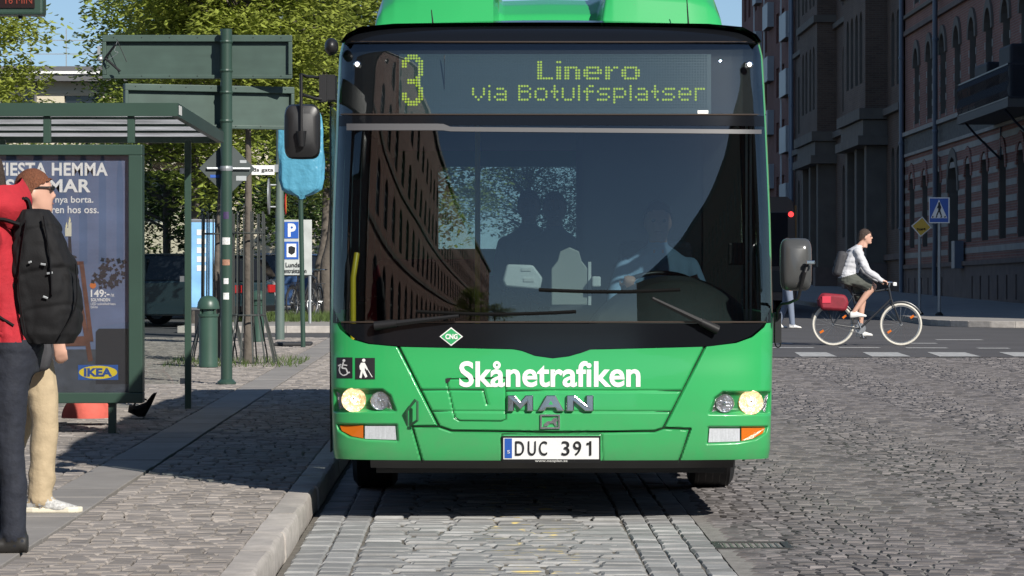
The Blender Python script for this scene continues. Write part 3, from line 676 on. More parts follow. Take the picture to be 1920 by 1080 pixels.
# lettering and marks
def fbox(x0, y0, x1, y1, off): return lambda u, v: fp(x0+(x1-x0)*u, y1+(y0-y1)*v, off)
def ftext(name, txt, box, mat, off, bold=0.0, space=1.0, back=None): b = MB(); text_on(b, txt, fbox(*box, off), bold, space, back); return b.build(name, mat, bus, recalc=False)
ftext('operator_name', 'Skånetrafiken', (861, 677, 1201, 726), MATS['white'], .0035, .022, 1.0)
LET = {'M': [(0, 0), (0, 1), (.30, 1), (.5, .62), (.70, 1), (1, 1), (1, 0), (.74, 0), (.74, .52), (.5, .1), (.26, .52), (.26, 0)], 'A': [(0, 0), (.33, 1), (.68, 1), (1, 0), (.74, 0), (.67, .22), (.34, .22), (.27, 0)], 'N': [(0, 0), (0, 1), (.31, 1), (.72, .42), (.72, 1), (1, 1), (1, 0), (.69, 0), (.28, .58), (.28, 0)]}
m_let = M('chrome_letter', (.50, .50, .50), .16, 1.0)
for ch, x0, x1 in (('M', 951, 1000), ('A', 1007, 1058), ('N', 1062, 1113)):
    o = MB().poly([fbox(x0, 741, x1, 771, .022)(u, v) for u, v in LET[ch]], (0, .026, 0)).build('chrome_letter', m_let, bus, bevel=.005)
    if ch == 'A': MB().poly([fbox(x0, 741, x1, 771, .0235)(u, v) for u, v in ((.42, .42), (.59, .42), (.505, .68))], (0, .004, 0)).build('letter_counter', m_green, o)
em = MB()
for q in (((1013, 777), (1050, 777), (1050, 780), (1013, 780)), ((1013, 801), (1050, 801), (1050, 804), (1013, 804)), ((1013, 780), (1016, 780), (1016, 801), (1013, 801)), ((1047, 780), (1050, 780), (1050, 801), (1047, 801))): em.poly([fp(x, y, .012) for x, y in q], (0, .02, 0))
emb = em.build('emblem_frame', MATS['chrome'], bus)
MB().poly([fp(x, y, .008) for x, y in ((1019, 799), (1021, 794), (1026, 790), (1034, 789), (1038, 784), (1044, 783), (1046, 788), (1043, 792), (1045, 799), (1041, 799), (1038, 794), (1031, 794), (1027, 799))], (0, .008, 0)).build('emblem_lion', MATS['chrome'], emb)
# number plate
b = MB(); b.sheet(lambda u, v: fbox(944, 820, 1123, 861, .012)(u, v), 8, 1, (0, .02, 0)); npl = b.build('number_plate', M('plate_white', (.74, .75, .74), .35, noise=(40, .04)), bus)
MB().sheet(lambda u, v: fbox(946, 822, 960, 859, .0135)(u, v), 1, 1, (0, .001, 0)).build('plate_band', MATS['sign_blue'], npl)
b = MB(); text_on(b, 'S', fbox(951, 844, 956, 850, .016)); b.build('country_letter', MATS['white'], npl, recalc=False)
for ch, x0, x1 in zip('DUC391', (966, 990, 1011, 1053, 1075, 1100), (983, 1005, 1026, 1068, 1090, 1108)):
    b = MB()
    if ch == '1':
        for q in ((1105, 827, 1109, 854), (1100, 830, 1105, 834)): b.grid(fbox(*q, .0150), 1, 1)
    else: text_on(b, ch, fbox(x0, 827, x1, 854, .0150), .006)
    b.build('plate_character', MATS['black'], npl, recalc=False)
b = MB()
for q in ((942, 817.5, 1125, 820.5), (942, 861, 1125, 868), (941, 817.5, 944, 868), (1123, 817.5, 1126, 868)): b.sheet(lambda u, v, q=q: fbox(*q, .014)(u, v), 6, 1, (0, .02, 0))
b.build('plate_holder', m_bplas, npl); ftext('holder_text', 'www.neoplan.se', (1003, 861.5, 1064, 867.5), MATS['white'], .0165, .01)
# stickers: wheelchair, person with cane, gas diamond
for x0, x1, y0, y1 in ((631, 661, 670, 709), (666, 703, 671, 711)): MB().sheet(lambda u, v: fbox(x0, y0, x1, y1, .003)(u, v), 6, 2, (0, .0015, 0)).build('sticker', M('sticker_black', (.014, .013, .016), .5), bus)
def ink(name, mat, shapes, off=.0045, w=None):
    b = MB()
    for sh_ in shapes:
        if sh_[0] == 'o': b.add([fp(sh_[1]+sh_[3]*math.cos(a), sh_[2]+sh_[3]*math.sin(a), off) for a in [k*math.pi/6 for k in range(12)]], [tuple(range(12))])
        elif sh_[0] == 'l':
            P_ = sh_[1]; w = sh_[2]
            for (xa, ya), (xb, yb) in zip(P_, P_[1:]):
                L = math.hypot(xb-xa, yb-ya); nx, ny = -(yb-ya)/L*w/2, (xb-xa)/L*w/2
                b.add([fp(xa+nx, ya+ny, off), fp(xb+nx, yb+ny, off), fp(xb-nx, yb-ny, off), fp(xa-nx, ya-ny, off)], [(0, 1, 2, 3)])
        else: b.add([fp(x, y, off) for x, y in sh_[1]], [tuple(range(len(sh_[1])))])
    return b.build(name, mat, bus, recalc=False)
ink('wheelchair_symbol', M('ink_grey', (.50, .50, .50), .6), [('o', 645, 676, 2.6), ('l', [(644, 679), (641, 690), (649, 691), (652, 699), (656, 698)], 2.6), ('l', [(644, 684), (651, 685)], 2), ('l', [(638, 686), (636, 693), (638, 700), (644, 704), (650, 702), (652, 699)], 2.2), ('l', [(634, 686), (640, 683)], 2.5)])
ink('cane_walker_symbol', MATS['white'], [('o', 682, 675.5, 3.2), ('p', [(677, 680), (684, 680), (687, 686), (690, 692), (688, 694), (684, 689), (684, 694), (689, 706), (685, 708), (680, 698), (678, 709), (674, 708), (677, 694), (675, 693), (674, 686)]), ('l', [(689, 692), (698, 707)], 1.3)])
def rhomb(cx, cy, rx, ry): return [(cx-rx, cy), (cx, cy+ry), (cx+rx, cy), (cx, cy-ry)]
ink('gas_diamond', MATS['white'], [('p', rhomb(846, 631, 22, 17.5))], .0065); ink('gas_diamond_field', M('diamond_green', (.02, .30, .10), .5), [('p', rhomb(846, 631, 19, 15))], .008)
ftext('gas_text', 'CNG', (835, 626, 858, 636), MATS['white'], .0095, .04)
# grab step bracket, hatch latch, wipers, aerials
b = MB(); b.tube([fp(x, y, o) for x, y, o in ((764, 802, -.01), (763, 770, .03), (779, 749, .055), (783, 752, .06), (783, 787, .06), (770, 797, .02))], .008, 6); b.build('tow_bracket', M('bracket_green', (.03, .10, .05), .5), bus, smooth=50)
ink('hatch_latch', MATS['black'], [('p', [(835, 710), (846, 708), (843, 715), (836, 719)])], .003)
def wiper(pivot, elbow, blade, name='wiper'):
    w = thing_part(name)
    b = MB(); p0, p1 = fp(*pivot, .035), fp(*elbow, .05); b.tube([fp(*pivot, .0), p0], .016, 10)
    d = p1-p0; b.tube([p0-d*.05, p0+d*.22], [.026, .022], 8); b.tube([p0+d*.2, p1], [.019, .010], 6)
    o = b.build('wiper', M('wiper_black', (.010, .010, .011), .55, spec=.3), bus, smooth=50)
    MB().tube([fp(x, y, .03) for x, y in blade], .011, 6).build('wiper_blade', M('blade_black', (.005, .005, .005), .9, spec=.1), o, smooth=50)
def thing_part(n): return None
wiper((1340, 616), (1222, 559), [(1010+265*i/8, 543+4*math.sin(i/8*3.1)) for i in range(9)]); wiper((710, 610), (860, 592), [(780+300*i/8, 584+5*math.sin(i/8*3.1)) for i in range(9)])
for px, h in ((812, .09), (1292, .16)): MB().tube([fp(px, 47, -.06), fp(px, 47, -.06)+Vector((-.01, 0, h))], [.006, .003], 6).build('roof_aerial', MATS['black'], bus)
# mirrors
b = MB(); c = at(567, 247, BY-.12); sh2 = []
def housing(c, w, h, d, name, mat, taper=.8):
    q = MB(); rg = []
    for t, k in ((0, .9), (.15, 1.0), (.55, 1.0), (.85, taper), (1, taper*.72)):
        rr = []
        for i in range(24):
            a = 2*math.pi*i/24; ca, sa = math.cos(a), math.sin(a); n = 5
            rr.append(c+Vector((w/2*k*math.copysign(abs(ca)**(2/n), ca), d*(.5-t), h/2*k*math.copysign(abs(sa)**(2/n), sa))))
        rg.append(rr)
    q.loft(rg); return q.build(name, mat, bus, smooth=45)
h1 = housing(c, .20, .305, .12, 'mirror', m_bplas, .93)
MB().box(c+Vector((0, .062, 0)), (.17, .004, .27)).build('mirror_glass', MATS['chrome'], h1)
b = MB(); P_ = lambda x, y, d: at(x, y, BY+d)
b.tube([P_(565, 258, -.19), P_(565, 140, -.20), P_(574, 144, -.18)], .009, 8); b.tube([P_(565, 140, -.2), P_(578, 144, -.15), P_(603, 146, 0)], .008, 8); b.tube([P_(568, 178, -.2), P_(590, 185, -.1), P_(612, 188, 0)], .009, 8)
b.box(P_(606, 166, 0), (.04, .10, .15)); b.box(P_(622, 166, .2), (.05, .3, .14)); b.build('mirror_arm', m_bplas, bus, smooth=45)
b = MB(); b.tube([P_(565, 246, -.2), P_(566, 275, -.2)], [.03, .018], 8); b.build('mirror_knuckle', m_bplas, bus, smooth=45)
m_mir = M('mirror_grey', (.06, .062, .062), .22); c = at(1493, 496, BY+.05)
h2 = housing(c, .175, .295, .13, 'mirror', m_mir, .88); MB().box(c+Vector((0, .067, 0)), (.15, .004, .26)).build('mirror_glass', MATS['chrome'], h2)
b = MB(); b.tube([P_(1515, 495, -.02), P_(1510, 510, -.05), P_(1497, 560, 0), P_(1480, 568, .1), P_(1466, 570, .2), P_(1459, 580, .25), P_(1458, 600, .3)], .009, 8); b.box(P_(1458, 615, .35), (.035, .12, .17)); b.build('mirror_arm', m_bplas, bus, smooth=45)
MB().tube(smooth_path([P_(1453, 640, .33), P_(1456, 650, .33), P_(1463, 650, .33), P_(1465, 638, .33)]), .004, 6).build('cable_loop', MATS['black'], bus)
b = MB(); b.box(P_(1520, 492, -.05), (.05, .03, .02)); b.build('mirror_knuckle', MATS['chrome'], bus, bevel=.004)
c = at(622, 88, BY+.35); MB().ball(c, .05, 12, 8, (.8, 1.5, 1.0)).build('side_camera', m_bplas, bus, smooth=60)
# gas tank cover on the roof: two lobes and a sunk middle, nose swept back
def pod_z(t, yy):
    prof = [(-1, 0), (-.985, .18), (-.95, .30), (-.88, .40), (-.75, .46), (-.5, .49), (-.31, .47), (-.285, .40), (-.26, .36), (0, .37), (.24, .365), (.30, .40), (.36, .50), (.5, .51), (.8, .47), (.90, .40), (.955, .30), (.985, .18), (1, 0)]
    return lerp_table(prof, t)
def pod(u, v):
    t = u*2-1; z = pod_z(t, 0); e = min(1, v*5)
    tr = .255+.20*v; a_, b_ = (t+.315)/.03, (tr+.035-t)/.035; rec = max(0, min(1, a_))*max(0, min(1, b_)); front = .95+.20*rec; z -= .10*rec
    ww = 1.02; yy = BY+front-.25+.10*t*t
    run = [(0, 0.0, 0), (.15, .45, .10), (.3, .72, .28), (.45, .90, .55), (.6, 1, 1.0)]
    if v < .6:
        hz = lerp_table([(a, b_) for a, b_, c_ in run], v); dy = lerp_table([(a, c_) for a, b_, c_ in run], v)
    else: hz = 1; dy = 1+(v-.6)/.4*7.5
    return Vector((BX-.005+t*ww, yy+dy, 2.775+z*hz))
MB().grid(pod, 240, 48).build('roof_pod', m_green, bus, smooth=50)
# ------------------------------------------------------------------ buildings
LEVEL = -0.0117                                            # the street climbs a little; the houses stand level
def arch(u, v0, v1, w, pointed=False, n=8):
    """opening outline: sill v0, crown v1, width w"""
    r = w/2; pts = [(u-r, v0), (u+r, v0)]
    for i in range(n+1):
        a = math.pi*i/n; h = math.sin(a)*r*(1.25 if pointed else 1.0); pts.append((u+r*math.cos(a), v1-r*(1.25 if pointed else 1)+h))
    return pts
def rect(u, v0, v1, w): return [(u-w/2, v0), (u+w/2, v0), (u+w/2, v1), (u-w/2, v1)]
def wall(name, parent, outline, holes, mp, mat, reveal=.25, rmat=None):
    bm = bmesh.new(); edges = []
    for loop in [outline]+holes:
        vs = [bm.verts.new(mp(u, v, 0)) for u, v in loop]
        edges += [bm.edges.new((vs[i], vs[(i+1) % len(vs)])) for i in range(len(vs))]
    bmesh.ops.triangle_fill(bm, use_beauty=True, use_dissolve=False, edges=edges)
    for loop in holes:
        a = [bm.verts.new(mp(u, v, 0)) for u, v in loop]; b = [bm.verts.new(mp(u, v, -reveal)) for u, v in loop]
        for i in range(len(a)):
            j = (i+1) % len(a); f = bm.faces.new((a[i], a[j], b[j], b[i])); f.material_index = 1 if rmat else 0
    me = bpy.data.meshes.new(name); bm.to_mesh(me); bm.free(); me.materials.append(mat)
    if rmat: me.materials.append(rmat)
    return link(name, me, parent, world_geo=False)
def brick(name, a, b, mortar, scale=1.0, rough=.85):
    m = M(name, a, rough, spec=.2); nt = m.node_tree; n = nt.nodes; l = nt.links; bs = n['Principled BSDF']
    tc = n.new('ShaderNodeTexCoord'); sp = n.new('ShaderNodeSeparateXYZ'); cb = n.new('ShaderNodeCombineXYZ'); ad = n.new('ShaderNodeMath'); ad.operation = 'ADD'
    l.new(tc.outputs['Object'], sp.inputs[0]); l.new(sp.outputs[0], ad.inputs[0]); l.new(sp.outputs[1], ad.inputs[1]); l.new(ad.outputs[0], cb.inputs[0]); l.new(sp.outputs[2], cb.inputs[1])
    t = n.new('ShaderNodeTexBrick'); t.inputs['Scale'].default_value = 1/scale; t.inputs['Brick Width'].default_value = .27; t.inputs['Row Height'].default_value = .08; t.inputs['Mortar Size'].default_value = .008
    t.inputs['Color1'].default_value = (*a, 1); t.inputs['Color2'].default_value = (*b, 1); t.inputs['Mortar'].default_value = (*mortar, 1); l.new(cb.outputs[0], t.inputs['Vector'])
    ns = n.new('ShaderNodeTexNoise'); ns.inputs['Scale'].default_value = .6; l.new(tc.outputs['Object'], ns.inputs['Vector'])
    mr = n.new('ShaderNodeMapRange'); mr.inputs[3].default_value = .7; mr.inputs[4].default_value = 1.25; l.new(ns.outputs[0], mr.inputs[0])
    vm = n.new('ShaderNodeVectorMath'); vm.operation = 'SCALE'; l.new(t.outputs[0], vm.inputs[0]); l.new(mr.outputs[0], vm.inputs['Scale']); l.new(vm.outputs[0], bs.inputs['Base Color']); return m
m_bA = brick('brick_red', (.30, .13, .098), (.24, .102, .08), (.27, .22, .19)); m_bB = brick('brick_brown', (.155, .105, .08), (.12, .082, .064), (.16, .135, .115)); m_bC = brick('brick_dark_red', (.22, .085, .065), (.18, .07, .055), (.2, .16, .14))
m_st = M('pale_stone', (.36, .335, .30), .8, noise=(1.5, .2), spec=.2); m_st2 = M('grey_stone', (.155, .135, .115), .8, noise=(1.5, .2), spec=.2); m_pl = M('plinth_stone', (.17, .13, .115), .85, noise=(2, .2), spec=.2)
m_pipe = M('pipe_blue', (.13, .155, .20), .45, .3); m_fr = M('window_frame', (.06, .075, .07), .6); m_winfr = M('window_frame_pale', (.30, .30, .28), .6); m_dg2 = MATS['dark_glass']
PANES = {}
def window(parent, u, v0, v1, w, mp, kind='arch', depth=.22, fr=m_fr, bars=1, name='window', rot=None):
    key = (kind, round(v1-v0, 2), round(w, 2), fr.name, bars)
    if key not in PANES:
        o = arch(0, 0, v1-v0, w) if kind == 'arch' else rect(0, 0, v1-v0, w); q = MB()
        q.add([(0, a, b) for a, b in o], [tuple(range(len(o)))]); pane = q.mesh('pane', m_dg2)
        q = MB(); t = .06
        for s in (-1, 1): q.box((0, s*(w/2-t/2), (v1-v0)/2-.1), (.06, t, v1-v0-.3))
        q.box((0, 0, t/2), (.06, w-2*t-.01, t))
        for k in range(bars): q.box((0, 0, (v1-v0)*(.42+.3*k)), (.05, w-2*t-.01, .06))
        q.box((-.002, 0, (v1-v0)*.21+.03), (.05, .05, (v1-v0)*.42-.06-.01)); PANES[key] = (pane, q.mesh('window', fr))
    pane, frm = PANES[key]; p = mp(u, v0, -depth)
    o = link(name, frm, parent, loc=p, world_geo=False)
    c = link('pane', pane, o, loc=(.035 if rot is None else .035, 0, 0), world_geo=False)
    if rot: o.rotation_euler[2] = rot
    return o
def mapX(n=-1): return lambda u, v, w: Vector((n*w, u, v))   # facade whose outward side is n*X; u runs along +Y
def street_house(name, label, X, Ya, Yb, h, wall_mat):
    b = thing(name, label, 'building', (X, Ya, 0), rot=(LEVEL, 0, 0)); return b
def lbox(name, parent, mat, *spans, bevel=0):
    q = MB()
    for s in spans: q.span(*s)
    return q.build(name, mat, parent, local=True, bevel=bevel)

# --- striped red brick house, right edge (x = distance out of the street, y = along it)
A = street_house('brick_house', 'red brick house with pale stone stripes and an iron balcony, nearest on the right', 15.0, 67, 121.5, 16, m_bA)
LA = 54.5; mp = mapX(-1); holes = []; wins = []; DZ = .55       # DZ: the level base against the sloping ground at the visible end
gf = [0.85+3.45*i for i in range(16)]
uf = [1.0+3.35*i for i in range(16)]
GZ = []; 
for i, u in enumerate(gf):
    big = abs(u+67-108.2) < 1.6
    w = 2.2 if big else 1.25; v0, v1 = (1.72, 5.05) if big else (2.3, 4.95)
    holes.append(arch(u, v0, v1, w)); wins.append((u, v0, v1, w, 'arch', .3))
for u in uf:
    holes.append(arch(u, 6.55, 9.15, 1.3, )); wins.append((u, 6.55, 9.15, 1.3, 'arch', .3)); holes.append(arch(u, 10.7, 13.2, 1.3)); wins.append((u, 10.7, 13.2, 1.3, 'arch', .3))
wall('wall', A, [(0, 1.6), (LA, 1.6), (LA, 16), (0, 16)], [q for q in holes], mp, m_bA, .35, m_st2)
holes_p = []
for i in range(31):
    u = 1.5+1.72*i
    if abs(u+67-108.2) < 2.4: continue
    holes_p.append(rect(u, .55, 1.25, .30)); wins.append((u, .55, 1.25, .30, 'rect', .15))
q = wall('plinth', A, [(0, -1.5), (LA, -1.5), (LA, 1.6), (0, 1.6)], holes_p, lambda u, v, w: Vector((-.06-w, u, v)), m_pl, .2)
lbox('core', A, m_pl, (.5, 14, .01, LA-.01, -1.4, 15.9)); lbox('gable', A, m_bA, (.001, .49, 0, .009, -1.4, 15.9), (.5, 14, -.2, .0, -1.4, 15.9)); lbox('roof', A, M('slate', (.06, .06, .065), .7), (-.3, 14.3, -.3, LA+.1, 16.001, 16.6))
for u, v0, v1, w, k, d in wins: window(A, u, v0, v1, w, (lambda a, b_, c_: Vector((-.06-c_, a, b_))) if k == 'rect' else mp, k, d, bars=2 if k == 'arch' else 0)
ap = sorted([(u-w/2-.02, u+w/2+.02, v0, v1) for u, v0, v1, w, k, d in wins if v1 < 5.2 and k == 'arch'])
z = 1.95
while z < 5.4:                                              # pale stone courses, cut where a window stands
    last = 0
    for a, b_, v0, v1 in ap:
        inside_h = v0-.1 < z+.09 < v1-.25
        if inside_h: lbox('stone_course', A, m_st, (-.018, .05, last, a-.10, z, z+.18)); last = b_+.10
    lbox('stone_course', A, m_st, (-.018, .05, last, LA, z, z+.18)); z += .46
def ledge(parent, v, h, out, L, mat, name='cornice', y0=0): return lbox(name, parent, mat, (-out, .02, y0, L, v, v+h))
ledge(A, 1.58, .14, .14, LA, m_pl); ledge(A, 5.50, .10, .10, LA, m_st); ledge(A, 6.22, .14, .16, LA, m_st); ledge(A, 9.75, .16, .12, LA, m_pl); ledge(A, 10.35, .12, .12, LA, m_st2); ledge(A, 15.5, .5, .35, LA, m_st2)
lbox('frieze', A, M('frieze_dark', (.10, .095, .085), .8, noise=(7, .5), bump=(9, .8, .03)), (-.03, .03, 0, LA, 5.62, 6.20))
for u in uf:                                               # pale hood and jamb stones of the upper windows
    for v0, v1 in ((6.45, 9.15), (10.6, 13.2)):
        q = MB(); o = arch(u, v0, v1+.28, 1.85); i_ = arch(u, v0, v1, 1.32); n = len(o)
        for j in range(2, n-1): q.poly([(-.07, *o[j]), (-.07, *o[j+1]), (-.07, *i_[j+1]), (-.07, *i_[j])], (.09, 0, 0))
        q.build('hood_stone', m_st2, A, local=True)
        for s in (-1, 1):
            zz = v0
            while zz < v1-.85: q = MB().span(-.022, .03, u+s*.665, u+s*(.80+.06*(round(zz/.25) % 2)), zz, zz+.22); zz += .5; q.build('jamb_stone', m_st, A, local=True)
for u in gf:
    big = abs(u+67-108.2) < 1.6; w = 2.2 if big else 1.25; v1 = 5.05 if big else 4.95
    q = MB(); o = arch(u, 2, v1+.3, w+.6); i_ = arch(u, 2, v1+.002, w+.004); n = len(o)
    for j in range(2, n-1): q.poly([(-.05, *o[j]), (-.05, *o[j+1]), (-.05, *i_[j+1]), (-.05, *i_[j])], (.07, 0, 0))
    q.build('arch_stone', m_bA if not big else m_st2, A, local=True)
def pipe(parent, u, z1, out=.18, kink=None):
    pts = [(-out, u, z1), (-out, u, 2.2), (-out, u+.15, 1.9), (-out, u+.15, .0)] if kink else [(-out, u, z1), (-out, u, .3)]
    o = MB().tube(pts, .085, 8).build('downpipe', m_pipe, parent, local=True, smooth=50)
    for z_ in range(3, int(z1), 3): MB().lathe([(.1, -.05), (.11, 0), (.1, .05)], (-out, u, z_), 10).build('pipe_clip', m_pipe, o, local=True)
pipe(A, LA-.3, 15.4); pipe(A, 45.2, 15.4, kink=True); pipe(A, 14, 15.4)
lbox('meter_box', A, m_pipe, (-.35, -.07, 39.4, 40.1, 1.5, 2.35))
# iron balcony with garden furniture
ba = 23.4; bb = 33.0; bo = 1.15; bz = 5.62
bal = lbox('balcony', A, M('balcony_slab', (.09, .085, .08), .7), (-bo, .0, ba, bb, bz, bz+.22))
m_irn = M('wrought_iron', (.012, .015, .028), .45)
q = MB()
for k in range(2): q.span(-bo+.02, -bo+.06, ba, bb, bz+.24+k*.88, bz+.28+k*.88); q.span(-bo, 0, bb-.06, bb-.02, bz+.24+k*.88, bz+.28+k*.88); q.span(-bo, 0, ba+.02, ba+.06, bz+.24+k*.88, bz+.28+k*.88)
q.build('railing', m_irn, bal, local=True)
for i in range(48):
    u = ba+.1+i*(bb-ba-.2)/47; q = MB(); x = -bo+.04; q.tube([(x, u, bz+.22), (x-.06, u+.03, bz+.45), (x, u, bz+.7), (x-.05, u-.03, bz+.95), (x, u, bz+1.12)], .014, 5).build('baluster', m_irn, bal, local=True)
for i in range(6):
    x = -bo+.1+i*.19; MB().tube([(x, bb-.04, bz+.22), (x+.05, bb-.04, bz+.6), (x, bb-.04, bz+1.1)], .014, 5).build('baluster', m_irn, bal, local=True)
for u in (ba+1.2, bb-1.0): MB().tube([(-bo+.1, u, bz), (-.75, u, bz-.35), (-.03, u, bz-1.05)], .035, 6).build('bracket', m_irn, bal, local=True); MB().tube([(-.04, u, bz-.05), (-.04, u, bz-1.05)], .03, 6).build('bracket_post', m_irn, bal, local=True)
for i, (u, w_, h_) in enumerate(((25.2, 2.0, 1.5), (29.6, 2.4, 1.3))):
    t = thing('patio_screen', ('tall dark folded patio screen at the near end of the iron balcony', 'lower dark covered patio seat at the far end of the iron balcony')[i], 'patio screen', wm(A) @ Vector((-.6, u, bz+.23)), 'things kept on the balcony')
    MB().box(wm(A) @ Vector((-.62, u, bz+.24+h_/2)), (.7, w_, h_)).build('cover', M('dark_cover', (.012, .014, .022), .7, noise=(3, .4)), t, bevel=.08)
    MB().box(wm(A) @ Vector((-.62, u, bz+.235)), (.5, w_*.8, .01)).build('foot', m_irn, t)

# --- brown brick house with projecting bays
Bd = street_house('bay_house', 'brown brick house with tall paired windows and projecting stone bays, between downpipes', 15.0, 122.0, 164, 20, m_bB)
LB = 42.0; holes = []; wins = []
cols = [1.6, 3.2, 14.5, 16.1, 18.6, 20.2, 33.6, 35.2, 38.6, 40.2]
for u in cols:
    for v0, v1 in ((7.6, 10.3), (12.0, 14.7), (16.2, 18.6)): holes.append(arch(u, v0, v1, .95)); wins.append((u, v0, v1, .95))
    holes.append(arch(u, 2.4, 5.4, 1.0)); wins.append((u, 2.4, 5.4, 1.0))
wall('wall', Bd, [(0, -2), (LB, -2), (LB, 20), (0, 20)], holes, mp, m_bB, .3, m_st2)
for u, v0, v1, w in wins: window(Bd, u, v0, v1, w, mp, 'arch', .28, bars=2)
lbox('core', Bd, m_pl, (.45, 14, .01, LB-.01, -1.9, 19.9)); lbox('roof', Bd, MATS['slate'], (-.3, 14.3, -.1, LB+.1, 20.001, 20.6))
for u0, u1 in ((5.0, 12.6), (23.2, 31.0)):                     # bays
    o_ = .8; mpb = lambda u, v, w: Vector((-o_-w, u, v)); hb = []
    bw = [u0+1.5, u0+3.0, u1-3.0, u1-1.5]
    for u in bw:
        for v0, v1 in ((7.9, 10.6), (12.3, 15.0)): hb.append(arch(u, v0, v1, .95))
    bay = wall('bay', Bd, [(u0, 6.9), (u1, 6.9), (u1, 16.4), (u0, 16.4)], hb, mpb, m_bB, .3, m_st2)
    for u in bw:
        for v0, v1 in ((7.9, 10.6), (12.3, 15.0)): window(Bd, u, v0, v1, .95, mpb, 'arch', .28, bars=2)
    for ua, ub in ((u0, u0+.3), (u1-.3, u1)): lbox('bay_side', Bd, m_bB, (-o_+.001, -.001, ua, ub, 6.9, 16.4))
    for v, h_, e in ((6.5, .4, .25), (5.9, .58, .1), (5.55, .34, .3), (11.5, .3, .16), (16.4, .4, .3)): lbox('bay_ledge', Bd, m_st2, (-o_-e, .0, u0-e, u1+e, v, v+h_))
    for u in (u0+.5, u1-.5, (u0+u1)/2): lbox('pier', Bd, m_st2, (-o_+.05, -.001, u-.35, u+.35, 1.2, 5.54)); 
    for u in (u0+.5, u1-.5): lbox('pier_base', Bd, m_pl, (-o_-.08, -.001, u-.5, u+.5, -1.5, 1.19))
ledge(Bd, 6.6, .25, .2, LB, m_st2); ledge(Bd, 11.2, .22, .16, LB, m_st2); ledge(Bd, 15.6, .22, .16, LB, m_st2); ledge(Bd, 1.3, .2, .12, LB, m_pl); ledge(Bd, 19.4, .6, .4, LB, m_st2)
pipe(Bd, 13.2, 19); pipe(Bd, 32.0, 19); pipe(Bd, LB-.2, 19)
# --- dark red flats with pale balcony fronts
Cb = street_house('balcony_flats', 'dark red brick flats with stacked pale balcony panels, farthest on the right', 15.0, 164.4, 198, 26, m_bC)
LC = 33.0; holes = []; wins = []
for u in (6.3, 9.4, 16.5, 23.0, 27.5, 30.5):
    for k in range(9): v0 = 1.2+2.75*k; holes.append(rect(u, v0, v0+1.5, 1.5)); wins.append((u, v0, v0+1.5, 1.5))
wall('wall', Cb, [(0, -3), (LC, -3), (LC, 27), (0, 27)], holes, mp, m_bC, .2)
for u, v0, v1, w in wins: window(Cb, u, v0, v1, w, mp, 'rect', .18, m_winfr, 1)
lbox('core', Cb, m_pl, (.4, 14, .01, LC-.01, -2.9, 26.9)); lbox('roof', Cb, MATS['slate'], (-.2, 14.2, -.2, LC+.2, 27.001, 27.5)); lbox('end_wall', Cb, m_bC, (-.001, .39, LC, LC+.15, -3, 27))
m_pan = M('balcony_panel', (.34, .36, .37), .5, noise=(2, .1))
for u0, u1, off in ((1.0, 4.6, 0), (11.5, 14.6, 1.3), (19, 21.2, .4)):
    for k in range(9):
        v = .9+off+2.75*k; o = lbox('balcony', Cb, m_pan, (-.34, -.30, u0, u1, v, v+1.25), (-.30, .0, u0, u0+.05, v, v+1.25), (-.30, .0, u1-.05, u1, v, v+1.25))
        lbox('balcony_floor', o, m_st2, (-.299, .0, u0+.051, u1-.051, v, v+.15))
    lbox('balcony_post', Cb, MATS['white'], (-.30, -.22, u1-.16, u1-.08, -.5, 25.8))
pipe(Cb, .2, 26)

# --- cream house behind the trees on the left
Lh = thing('cream_house', 'cream stone house with flat railed roof terrace behind the bus shelter', 'building', (0, 126, 0))
m_cream = M('cream_stone', (.52, .47, .36), .8, noise=(1, .1)); m_ev = M('eaves_grey', (.10, .10, .105), .6)
mpf = lambda u, v, w: Vector((u, -w, v)); x0, x1 = -32, -5.2; holes = []; wl_ = []
for i in range(11):
    u = -31+2.36*i
    for v0, v1 in ((5.75, 7.25), (2.6, 4.4)): holes.append(rect(u, v0, v1, 1.35)); wl_.append((u, v0, v1))
wall('wall', Lh, [(x0, 0), (x1, 0), (x1, 7.75), (x0, 7.75)], holes, mpf, m_cream, .2)
for u, v0, v1 in wl_: window(Lh, u, v0, v1, 1.35, mpf, 'rect', .18, m_winfr, 1, rot=math.pi/2)
lbox('core', Lh, m_cream, (x0, x1, .35, 12, 0, 7.7)); lbox('string_course', Lh, m_cream, (x0, x1, -.05, -.001, 7.32, 7.42), (x0, x1, -.05, -.001, 5.45, 5.55))
lbox('eaves', Lh, m_ev, (x0-.2, x1+.2, -.7, 12.2, 7.751, 8.06)); lbox('gutter', Lh, MATS['white'], (x0-.2, x1+.2, -.78, -.701, 8.0, 8.1)); lbox('roof', Lh, m_ev, (x0-.2, x1+.2, -.4, 12.2, 8.061, 8.30))
MB().tube([(-16.2, -.12, 8.0), (-16.2, -.12, 0)], .06, 8).build('downpipe', m_ev, Lh, local=True)
rail = MB(); 
for v in (8.75, 9.25): rail.span(x0, x1, .0, .03, v, v+.03)
rail = rail.build('terrace_rail', MATS['galv'], Lh, local=True)
for i in range(21): MB().span(x0+1.3*i, x0+1.3*i+.035, -.001, .031, 8.30, 9.7 if i % 4 == 1 else 9.3).build('rail_post', MATS['galv'], rail, local=True)

